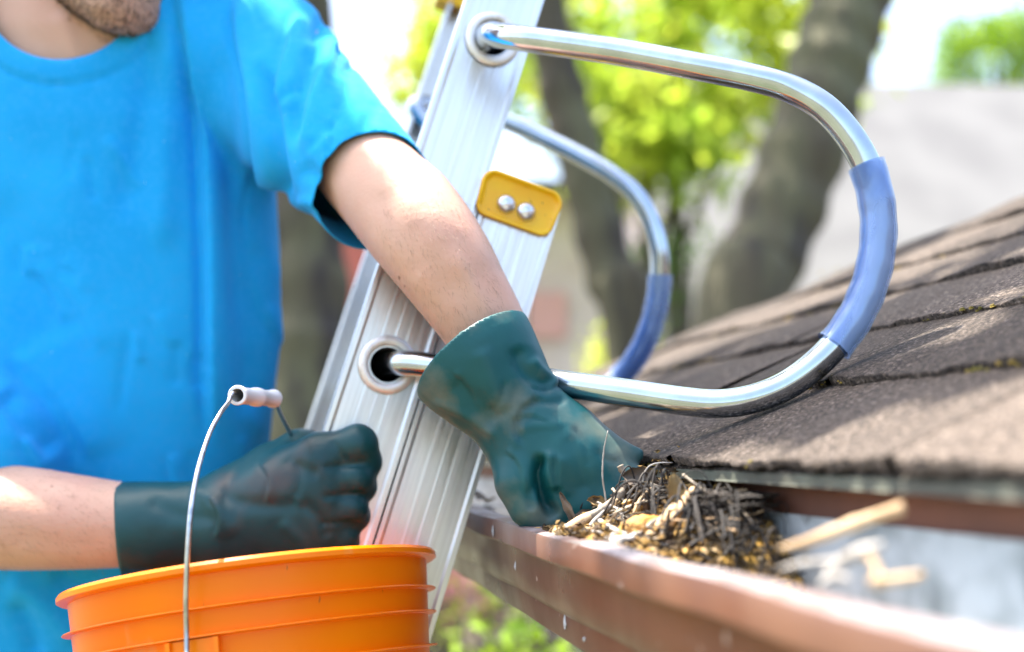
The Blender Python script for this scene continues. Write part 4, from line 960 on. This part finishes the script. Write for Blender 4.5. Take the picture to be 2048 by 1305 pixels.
for a in ([(520, 925), (540, 960), (530, 1010)], 6, .0013, 'over'), ([(420, 990), (440, 1030), (430, 1080)], 7, .0016, 'over'), ([(590, 920), (600, 960), (590, 1000)], 8, .0010, 'valley'), ([(660, 880), (680, 905), (690, 925)], 6, .0012, 'valley'), ([(430, 985), (480, 1005), (560, 1012), (600, 1005)], 16, .0022, 'valley'), ([(640, 935), (690, 932), (735, 925)], 6, .0016, 'valley'), ([(640, 995), (690, 990), (735, 988)], 6, .0016, 'valley'), ([(635, 1050), (680, 1046), (725, 1046)], 6, .0016, 'valley'), ([(560, 915), (610, 940), (640, 950)], 14, .0020, 'valley'), \
         ([(600, 1000), (640, 1040), (660, 1080)], 14, .0024, 'valley'), ([(380, 975), (430, 1010), (470, 1080)], 16, .0025, 'ridge'), ([(290, 1000), (360, 1030), (450, 1040)], 16, .0018, 'valley'), ([(560, 1040), (600, 1080), (620, 1110)], 12, .0022, 'ridge'):
    Vf = cg(Vf0, Nf, Vf, *a, dmax=.97)
Vf = Vf+Nf*(wav(Vf0, 60, 18)*.0012+wav(Vf0, 150, 19)*.0003)[:, None]
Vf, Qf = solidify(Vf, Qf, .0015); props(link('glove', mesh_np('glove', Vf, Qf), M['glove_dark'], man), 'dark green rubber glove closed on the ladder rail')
# ------------------------------------------------------------------ what lies in the gutter
def bedz(u, g):
    """height of the litter surface"""
    g = np.asarray(g, float); u = np.asarray(u, float)
    near = 1/(1+np.exp(-(g-.600)/.016)); far = 1/(1+np.exp((g-1.15)/.08))
    back = np.clip((u-.235)/.08, 0, 1)
    hgt = -.118+near*(.051+.034*back*np.exp(-((g-.76)/.14)**2)+.010*np.exp(-((g-.72)/.1)**2))*(.45+.55*far)
    return hgt
r = np.random.RandomState(40)
us = np.linspace(.2005, .3185, 40); gs = np.linspace(.50, 2.1, 420); UU, GG = np.meshgrid(us, gs, indexing='ij')
ZZ = bedz(UU, GG); pp = np.stack([UU, GG, ZZ*0], -1).reshape(-1, 3)
ZZ = ZZ+(wav(pp, 70, 41, 4)*.0040+wav(pp, 420, 42, 3)*.0022).reshape(ZZ.shape); ZZ[[0, -1]] -= .003
edge = (np.abs(GG-.50) < .004); ZZ = np.where(edge, -.127, ZZ)
UU = np.where(ZZ < -.069, np.maximum(UU, .2180), UU); UU = np.where(ZZ < -.100, np.maximum(UU, .2240), UU)
V = U*UU[..., None]+G*GG[..., None]+Zv*(CZ+ZZ[..., None]); V = V.reshape(-1, 3); k = len(gs)
i, j = np.meshgrid(np.arange(len(us)-1), np.arange(k-1), indexing='ij'); i = i.ravel(); j = j.ravel()
F = np.stack([i*k+j, (i+1)*k+j, (i+1)*k+j+1, i*k+j+1], 1)
props(link('compost', mesh_np('compost', V, F), M['compost']), 'dark mouldering compost with ochre moss filling the gutter', 'compost', kind='stuff')
# crumbs: small flat chips and bits
b = MB(); nb = 5200
gg = np.where(r.rand(nb) < .75, r.uniform(.600, .95, nb), r.uniform(.62, 2.0, nb)); uu = np.where(gg < .62, r.uniform(.226, .316, nb), r.uniform(.206, .316, nb))
V = []; F = []; T = []; n0 = 0
for q in range(nb):
    c = H(uu[q], gg[q], float(bedz(uu[q], gg[q]))+.001+abs(r.normal())*(.0030+.010*math.exp(-((gg[q]-.80)/.07)**2)*max(0, min(1, (uu[q]-.225)/.05))))
    L = r.uniform(.0012, .0055); d = r.normal(size=3); d[2] *= .45; d /= np.linalg.norm(d); s = np.cross(d, r.normal(size=3)); s /= np.linalg.norm(s); w = L*r.uniform(.2, .6); up = np.cross(d, s)*w*.5
    V += [c-d*L, c-s*w+up, c+d*L*.9, c+s*w+up, c-up*1.2]; F += [(n0, n0+1, n0+4), (n0+1, n0+2, n0+4), (n0+2, n0+3, n0+4), (n0+3, n0, n0+4), (n0, n0+3, n0+2, n0+1)]; n0 += 5; T.append(np.full(5, r.rand()))
M['crumb'] = mat('crumbs', (.32, .19, .05), .9, 0, c2=(.05, .03, .016), ns=70, nlo=.45, nhi=.55, c3=(.66, .50, .28), c3s=55, c3lo=.56, c3hi=.64, tone=.6)
me = mesh_np('litter_crumbs', V, F, smooth=False); attr(me, 'tone', np.concatenate(T)); props(link('leaf_litter', me, M['crumb']), 'brown and ochre crumbs of leaf and bark scattered over the compost', 'leaf litter', kind='stuff')
# fine dark needles matted against the eave side
b = MB()
for q in range(620):
    if q < 430: g0 = r.normal(.672, .042); u0 = r.uniform(.272, .315)-.02*(g0 < .62)*r.rand(); L = r.uniform(.015, .045); up = r.uniform(0, .040)*np.exp(-((g0-.68)/.09)**2)*np.clip((u0-.262)/.03, .1, 1)
    else: g0 = r.uniform(.70, .95); u0 = r.uniform(.225, .31); L = r.uniform(.012, .035); up = r.uniform(0, .006)
    if g0 < .60: continue
    c = H(u0, g0, float(bedz(u0, g0))+.002+up); th_ = r.uniform(0, 6.28); d = G*math.cos(th_)*1.2+U*math.sin(th_)*.7+Zv*r.normal()*.35; d /= np.linalg.norm(d); e = np.cross(d, r.normal(size=3)); e /= np.linalg.norm(e)
    bow = r.uniform(-.3, .3)*L; p = [c-d*L/2, c-d*L/6+e*bow*.5, c+d*L/6+e*bow*.5, c+d*L/2]
    for x in p:
        uu_ = float(x@U); x += U*(np.clip(uu_, .203, .316)-uu_)
        zl = float(x[2]-CZ); x[2] = CZ+(zl if zl < -.026 else -.026-.4*r.rand()*(zl+.03))
    b.tube(spline(p, 3), np.linspace(1, .6, 10)*r.uniform(.00035, .0009), 4, caps=False, t=r.rand())
for q in range(70):      # longer stems arching over the heap
    g0 = r.uniform(.61, .82); u0 = r.uniform(.262, .310); a1 = r.uniform(-1.2, 1.2); L = r.uniform(.03, .065); hgt = r.uniform(.006, .026); c = H(u0, g0, float(bedz(u0, g0))+.004)
    d = G*math.sin(a1)*L+U*(-abs(math.cos(a1)))*L*.55; p = [c, c+d*.3+Zv*hgt, c+d*.65+Zv*hgt*.9, c+d+Zv*.001]
    for x in p:
        uu_ = float(x@U); x += U*(np.clip(uu_, .212, .316)-uu_); x[2] = min(x[2], CZ-.0215-.003*r.rand()) if float(x@U) > .285 else min(x[2], CZ-.012)
        gq = float(x@G)
        if gq < .60: x += G*(.60-gq)
    b.tube(spline(p, 5), r.uniform(.0004, .0010), 5, caps=False, t=r.rand()**2)
props(b.build('needle_mat', M['needle'], tone=True), 'mat of thin dark pine needles heaped under the eave', 'needles', kind='stuff')
def stick(px, rad, matn, label, name='twig', group=None, n=9, knots=0, cat='twig', seed=0, flat=1.0, tn=.5):
    """px: list of (x,y,depth)"""
    p = spline([P(*q) for q in px], 7); k = len(p); rr_ = np.random.RandomState(seed)
    rd = np.interp(np.linspace(0, 1, k), np.linspace(0, 1, len(rad)), rad)*(1+rr_.normal(size=k)*.05)
    for _ in range(knots): c = rr_.randint(2, k-2); rd[c] *= 1.5
    b = MB(); b.tube(p, rd, n, flat=flat, t=tn); V = b.V[0]; V += rr_.normal(size=V.shape)*rd.mean()*.05
    return props(b.build(name, M[matn], tone=True), label, cat, group)
tg = 'twigs and chips in the gutter'
o = stick([(1104, 1088, .772), (1118, 1072, .775), (1165, 1040, .785), (1205, 1020, .79), (1245, 985, .795), (1262, 962, .80)], [.0036, .0038, .0034, .0030, .0030, .0034], 'twig', 'long brown twig with a broken pale end lying over the gutter lip', group=tg, n=12, knots=3, seed=1)
b = MB(); b.tube([P(1098, 1096, .770), P(1108, 1084, .772), P(1120, 1071, .775), P(1160, 1043, .783), P(1178, 1034, .786)], [.0034, .0045, .0041, .0038, .0036], 11, t=.7); V = b.V[0]; V += r.normal(size=V.shape)*.00025; b.build('bare_end', M['wood'], o, tone=True)
stick([(1262, 960, .80), (1248, 948, .80), (1240, 932, .80)], [.0030, .0020, .0026], 'twig', 'short upright stub of twig with a pale broken tip beside the glove', group=tg, seed=2)
stick([(1298, 1072, 0.703), (1320, 1048, 0.706), (1352, 1012, 0.713)], [.0028, .0040, .0035], 'wood', 'flat pale wood chip, left of the two leaning chips', 'wood_chip', tg, 8, cat='wood chip', flat=.85, tn=.9)
stick([(1332, 1062, 0.703), (1352, 1030, 0.706), (1368, 1008, 0.710)], [.0026, .0034, .0030], 'wood', 'tan wood chip right of the palest chip', 'wood_chip', tg, 8, cat='wood chip', flat=.85, tn=.5)
stick([(1360, 1022, 0.710), (1372, 998, 0.714), (1388, 978, 0.720)], [.0034, .0038, .0024], 'wood', 'upper tan wood sliver pointing up behind the two chips', 'wood_chip', tg, 8, cat='wood chip', flat=.85, tn=.4)
stick([(1384, 1022, 0.718), (1398, 1004, 0.723), (1408, 994, 0.728)], [.0012, .0016, .0026], 'wood', 'thin ochre splinter right of the wood slivers', 'wood_chip', tg, 7, cat='wood chip', tn=.3)
stick([(1268, 1075, .685), (1250, 1078, .687), (1225, 1082, .690), (1212, 1085, .692)], [.0028, .0050, .0046, .0014], 'greywood', 'pale grey forked piece of weathered wood on the ochre moss', 'weathered_stick', tg, 8, flat=.5, seed=4, tn=.9)
stick([(1262, 1078, .702), (1285, 1062, .715), (1312, 1040, 0.698)], [.0030, .0016, .0012], 'greywood', 'thin grey arm of stick reaching to the palest chip', 'weathered_stick', tg, 8, seed=5, tn=.8)
stick([(1200, 1042, .77), (1225, 1058, 0.728), (1258, 1073, 0.713)], [.0017, .0017, .0016], 'greywood', 'short pale stalk lying below the long twig', 'weathered_stick', tg, 8, seed=6, tn=.6)
stick([(1216, 862, .80), (1208, 900, .80), (1205, 950, .80), (1210, 990, .80), (1214, 1018, .80)], [.0004, .0006, .0007, .0007, .0008], 'greywood', 'thin grass stem standing in front of the glove', 'grass_stem', tg, 6, cat='stem', seed=7, tn=.5)
stick([(1286, 965, .79), (1288, 948, .79), (1300, 932, .79), (1320, 926, .79), (1345, 926, .79)], [.0006, .0007, .0006, .0005, .0004], 'greywood', 'curled pale stem arching beside the shingle edge', 'grass_stem', tg, 6, cat='stem', seed=8, tn=.6)
stick([(1294, 964, .79), (1320, 974, .785), (1342, 980, .78)], [.0008, .0008, .0006], 'twig', 'thin dark stalk behind the upright dry leaf', 'twig', tg, 6, seed=9)
stick([(1366, 950, 0.728), (1400, 975, 0.718), (1440, 1000, 0.708)], [.0009, .0008, .0006], 'twig', 'grey stem slanting down right from the upright dry leaf', 'twig', tg, 6, seed=10, tn=.7)
stick([(1445, 996, .70), (1470, 1012, .69), (1496, 1034, .68)], [.0009, .0008, .0006], 'twig', 'thin stem at the right edge of the dark needles', 'twig', tg, 6, seed=11, tn=.7)
stick([(1225, 978, .80), (1235, 990, .795), (1250, 1003, .79)], [.0012, .0010, .0009], 'twig', 'short reddish stalk just above the long twig', 'twig', tg, 6, seed=12, tn=.9)
stick([(1195, 1005, .80), (1205, 1012, .795), (1216, 1022, .79)], [.0010, .0010, .0009], 'greywood', 'tiny grey stalk at the glove fingertips', 'twig', tg, 6, seed=13)
for q, (x0, y0, x1, y1, d, w, tn) in enumerate([(1380, 1058, 1440, 1050, .70, .0016, .8), (1400, 1064, 1452, 1056, .69, .0018, .9), (1392, 1046, 1420, 1026, .72, .0016, .5), (1402, 1070, 1448, 1068, .69, .0013, .7), (1418, 1050, 1450, 1040, .70, .0014, .95), (1372, 1040, 1396, 1034, .73, .0018, .4), (1376, 1064, 1398, 1076, .71, .0016, .6), (1410, 1042, 1436, 1030, .71, .0012, .7)]):
    stick([(x0, y0, d), ((x0+x1)/2, (y0+y1)/2-2, d), (x1, y1, d-.004)], [w*.6, w, w*.3], 'wood', ['lowest-left', 'long lower', 'upper steep', 'bottom', 'right upper', 'left stubby', 'bottom-left slanting', 'top right'][q]+' splinter in the bristling bunch of bare wood right of the chips', 'splinter', 'bunch of bare wood splinters', 6, cat='splinter', flat=.5, seed=30+q, tn=tn)
stick([(1376, 1068, .70), (1400, 1080, .69), (1420, 1092, .68), (1432, 1106, .67)], [.0012, .0022, .0040, .0022], 'greywood', 'grey feathery piece of bark below the splinters', 'bark_piece', tg, 8, cat='bark', flat=.4, seed=41, tn=.7)
# blurred pieces near the camera
stick([(1560, 1098, .50), (1620, 1082, .495), (1690, 1055, .49), (1760, 1030, .485), (1806, 1016, .48)], [0.0011, 0.0024, 0.0028, 0.0025, 0.0028], 'wood', 'thick tan stick sticking out of the gutter at the near end', 'twig', tg, 9, seed=50, tn=.35)
stick([(1556, 1140, .475), (1600, 1128, .47), (1660, 1122, .465), (1705, 1112, .46)], [0.0014, 0.0025, 0.0024, 0.0014], 'greywood', 'whitish curled strip under the near tan stick', 'bark_strip', tg, 9, cat='bark', flat=.5, seed=51, tn=.35)
stick([(1650, 1150, .46), (1690, 1120, .455), (1730, 1102, .45), (1765, 1090, .45)], [0.0014, 0.0025, 0.0028, 0.0014], 'greywood', 'pale lump of bark near the lip, between the strip and the camera', 'bark_strip', tg, 9, cat='bark', seed=52, tn=.35)
stick([(1735, 1110, .44), (1755, 1140, .435), (1752, 1175, .43)], [0.0015, 0.0018, 0.0014], 'wood', 'short pale stalk hanging to the lip at the near end', 'twig', tg, 8, seed=53, tn=.35)
stick([(1740, 1165, .43), (1790, 1160, .43), (1845, 1150, .43)], [0.0021, 0.0020, 0.0015], 'wood', 'stubby tan stick nearest the camera', 'twig', tg, 8, seed=54, tn=.35)
stick([(1640, 1175, .45), (1665, 1155, .45), (1700, 1160, .445)], [0.0013, 0.0020, 0.0013], 'greywood', 'little grey curl of bark left of the stubby stick', 'bark_strip', tg, 8, cat='bark', seed=55, tn=.35)
for q in range(84):
    g_ = r.uniform(.635, .90); u_ = r.uniform(.225, .308); c = H(u_, g_, float(bedz(u_, g_))+.004+r.uniform(0, .016)*min(1, max(0, (u_-.235)/.04))); an = r.uniform(0, 3.14); L_ = r.uniform(.008, .022); d = (G*math.cos(an)+U*math.sin(an)*.7)*L_+Zv*abs(r.normal())*.007
    u1, u2 = float((c-d)@U), float((c+d)@U)
    if min(u1, u2) < .207 or max(u1, u2) > .315 or c[2]+d[2] > CZ-.022: continue
    b = MB(); w = r.uniform(.0006, .0017); b.tube(spline([c-d, c+r.normal(size=3)*.0015, c+d], 4), [w, w, w*1.2, w*.9, w, w*1.1, w*.9, w*.7, w*.5], 6, t=r.rand())
    mi = q % 5; hue = ['brown', 'straw coloured', 'grey', 'straw coloured', 'blackish'][mi]
    props(b.build('twig', M[['twig', 'wood', 'greywood', 'wood', 'needle'][mi]], tone=True), '%s %s stalk %s the heap of litter' % ('thick' if w > .00115 else 'thin', hue, 'at the back of' if u_ > .275 else 'in the middle of' if u_ > .25 else 'on the front slope of'), 'twig', 'loose stalks in the litter')
# orange rotten wood
gx_ = grid(P(1290, 1045, .715)-.022, P(1290, 1045, .715)+.022, .0014); f = ell(gx_, P(1294, 1056, .722), (.013, .012, .009)); Vr, Qr = nets(f, gx_); Nn = normals(Vr, Qr); Vr = Vr+Nn*(wav(Vr, 400, 60)*.0022)[:, None]
props(link('rotten_wood', mesh_np('rotten_wood', Vr, Qr), M['rot']), 'lump of orange rotten wood behind the grey stick', 'wood', tg)
# dry leaves
def dry_leaf(px, L, Wd_, dirn, nrm, label, seed, curl=.4, matn='dry_leaf', cat='leaf'):
    r = np.random.RandomState(seed); c = P(*px); d = np.array(dirn, float); d /= np.linalg.norm(d); n = np.array(nrm, float); n -= d*(n@d); n /= np.linalg.norm(n); s = np.cross(d, n); V = []; A, B = 13, 9
    for th in (0, 1):
        for i in range(A):
            t = i/(A-1); w = Wd_*math.sin(math.pi*min(1, t*.93+.05))**.8
            for j in range(B):
                x = (j/(B-1)-.5)*2; ed = 1+.12*math.sin(t*21+seed)*abs(x)
                V.append(c+d*L*t+s*w*x*.5*ed+n*(curl*w*abs(x)**1.6*.6+.05*L*math.sin(t*5+x*3+seed)-th*.0004))
    q = A*B; F = [(i*B+j, i*B+j+1, (i+1)*B+j+1, (i+1)*B+j) for i in range(A-1) for j in range(B-1)]; F += [tuple(q+k for k in f_[::-1]) for f_ in F]
    rim = [j for j in range(B)]+[i*B+B-1 for i in range(1, A)]+[(A-1)*B+j for j in range(B-2, -1, -1)]+[i*B for i in range(A-2, 0, -1)]
    F += [(rim[k], rim[(k+1) % len(rim)], q+rim[(k+1) % len(rim)], q+rim[k]) for k in range(len(rim))]
    return props(link('dry_leaf', mesh_np('dry_leaf', V, F), M[matn]), label, cat, 'dry leaves in the gutter')
M['leaf_brown'] = mat('brown_leaf', (.16, .12, .085), .8, 0, c2=(.10, .075, .055), ns=70, bump=.5, bs=150)
dry_leaf((1348, 1013, .715), .021, .0115, (.05, .05, 1), (.25, -1, .2), 'upright golden brown dry leaf between the stems', 3, .3)
dry_leaf((1246, 952, .795), .027, .018, (.9, .1, -.25), (0, -1, .3), 'curled grey brown leaf hooked on the stub beside the glove', 5, .6, 'leaf_brown')
dry_leaf((1120, 985, .800), .030, .006, (.5, .1, -1), (-.3, -1, .2), 'narrow rolled brown leaf in front of the thumb crease', 6, .8, 'leaf_brown')
dry_leaf((1148, 1035, .80), .022, .012, (.8, .3, -.2), (.1, -.6, .8), 'dark crumpled leaf below the fingers', 9, .6, 'leaf_brown')
dry_leaf((1175, 1000, .80), .020, .010, (.9, .2, -.3), (-.2, -.8, .5), 'pale thin leaf scrap against the fingertips', 11, .5)
r = np.random.RandomState(77)
for q in range(14):
    g_ = r.uniform(.95, 2.0); u_ = r.uniform(.21, .30); c = H(u_, g_, float(bedz(u_, g_))+.008+r.uniform(0, .022)); c = PX(c)
    dry_leaf(tuple(c), r.uniform(.02, .035), r.uniform(.012, .022), r.normal(size=3)*[1, 1, .4], [r.normal()*.4, r.normal()*.4, 1], '%s dry leaf lying in the gutter beyond the ladder and glove' % ('golden' if q % 2 else 'dark brown'), 80+q, .5, 'dry_leaf' if q % 2 else 'leaf_brown')
# scattered wood bits on the compost near the front edge
for q in range(34):
    g_ = r.uniform(.605, .74); u_ = r.uniform(.21, .27); c = PX(H(u_, g_, float(bedz(u_, g_))+.004)); L = r.uniform(8, 26); an = r.uniform(-.6, 1.4)
    stick([(c[0]-L*math.cos(an), c[1]+L*math.sin(an)*.5, c[2]), (c[0], c[1]-2, c[2]), (c[0]+L*math.cos(an), c[1]-L*math.sin(an)*.5, c[2]+.004)], [.0008, r.uniform(.0012, .0026), .0006], ['wood', 'greywood', 'twig'][q % 3], 'small %s bit of wood %s the ochre moss' % (['tan', 'grey', 'brown'][q % 3], 'at the near end of' if g_ < .62 else 'in the middle of' if g_ < .67 else 'at the far end of'), 'wood_bit', 'small wood bits on the moss', 6, cat='wood bit', flat=.6, seed=200+q, tn=r.rand())
# ------------------------------------------------------------------ tree overhead whose branches shade the eave
r = np.random.RandomState(90); sd = np.array(SUN_DIR)
def along(p, t): return np.asarray(p)+sd*t
cen = []
def shade(px, py, d, t0, rad, n, per=26, cl=.045):
    for _ in range(n):
        c = along(P(px, py, d), t0+r.uniform(-.5, .6)); a = r.normal(size=3); a -= sd*(a@sd); a *= rad/np.sqrt(3)*1.1
        cen.append(c+a+r.normal(size=(per, 3))*cl)
HOLES = [(885, 440, .87, .016), (1035, 410, .985, .03), (745, 190, 1.0, .022), (690, 90, 1.04, .015), (-10, 560, 1.07, .06), (0, 840, 1.0, .03), (1330, 1050, .70, .055), (1420, 1060, .66, .04), (1180, 1090, .77, .012), (1950, 830, .50, .075), (1700, 860, .60, .03), (1500, 1150, .50, .035),
         (1450, 640, 1.55, .12), (1800, 520, 1.3, .06), (420, 1230, .75, .10), (640, 1180, .80, .05), (760, 1000, .95, .03), (1080, 450, .98, .03), (1700, 300, .83, .02), (1250, 900, .84, .012)]
for (px, py, d, t0, rad, n) in [(150, 200, 1.1, 2.2, .30, 30), (450, 300, 1.1, 2.2, .28, 27), (250, 800, 1.05, 2.2, .30, 18), (700, 250, 1.0, 2.2, .20, 18), (950, 600, .95, 2.1, .16, 16), (500, 1150, .85, 2.2, .22, 22),
                                (1170, 900, .85, 2.1, .10, 18), (1650, 600, .85, 2.1, .13, 13), (1800, 700, .75, 2.1, .08, 6), (1500, 700, 1.2, 2.1, .22, 14), (1900, 500, 1.1, 2.2, .24, 14)]:
    shade(px, py, d, t0, rad, n)
cen = np.concatenate(cen)
for (px, py, d, rad) in HOLES:
    p = P(px, py, d); q = cen-p; q -= sd*(q@sd)[:, None]; cen = cen[np.linalg.norm(q, axis=1) > rad+.035]
tb = np.array([-2.6, 3.4, 0]); 
tw = thing('tree', tb, 'tree whose leafy branches hang over the eave and shade the man', 'tree')
b = MB(); b.tube(spline([tb-[0, 0, .1], tb+[.1, -.1, 1.5], tb+[.2, -.3, 3.2], tb+[.5, -.8, 4.6], tb+[1.2, -1.6, 5.6]], 8), np.linspace(.2, .08, 33), 16)
cc = cen.mean(0)
for q in range(12):
    e = cen[r.randint(len(cen))]; b.tube(spline([tb+[.5, -.8, 4.6], (tb+[.5, -.8, 4.6]+e)/2+[0, 0, .35], e], 8), np.linspace(.035, .004, 17), 7)
b.build('trunk', M['bark'], tw); link('crown', leaf_mesh('crown', cen, .045, 91, flat=.6), M['leaf2'], tw)
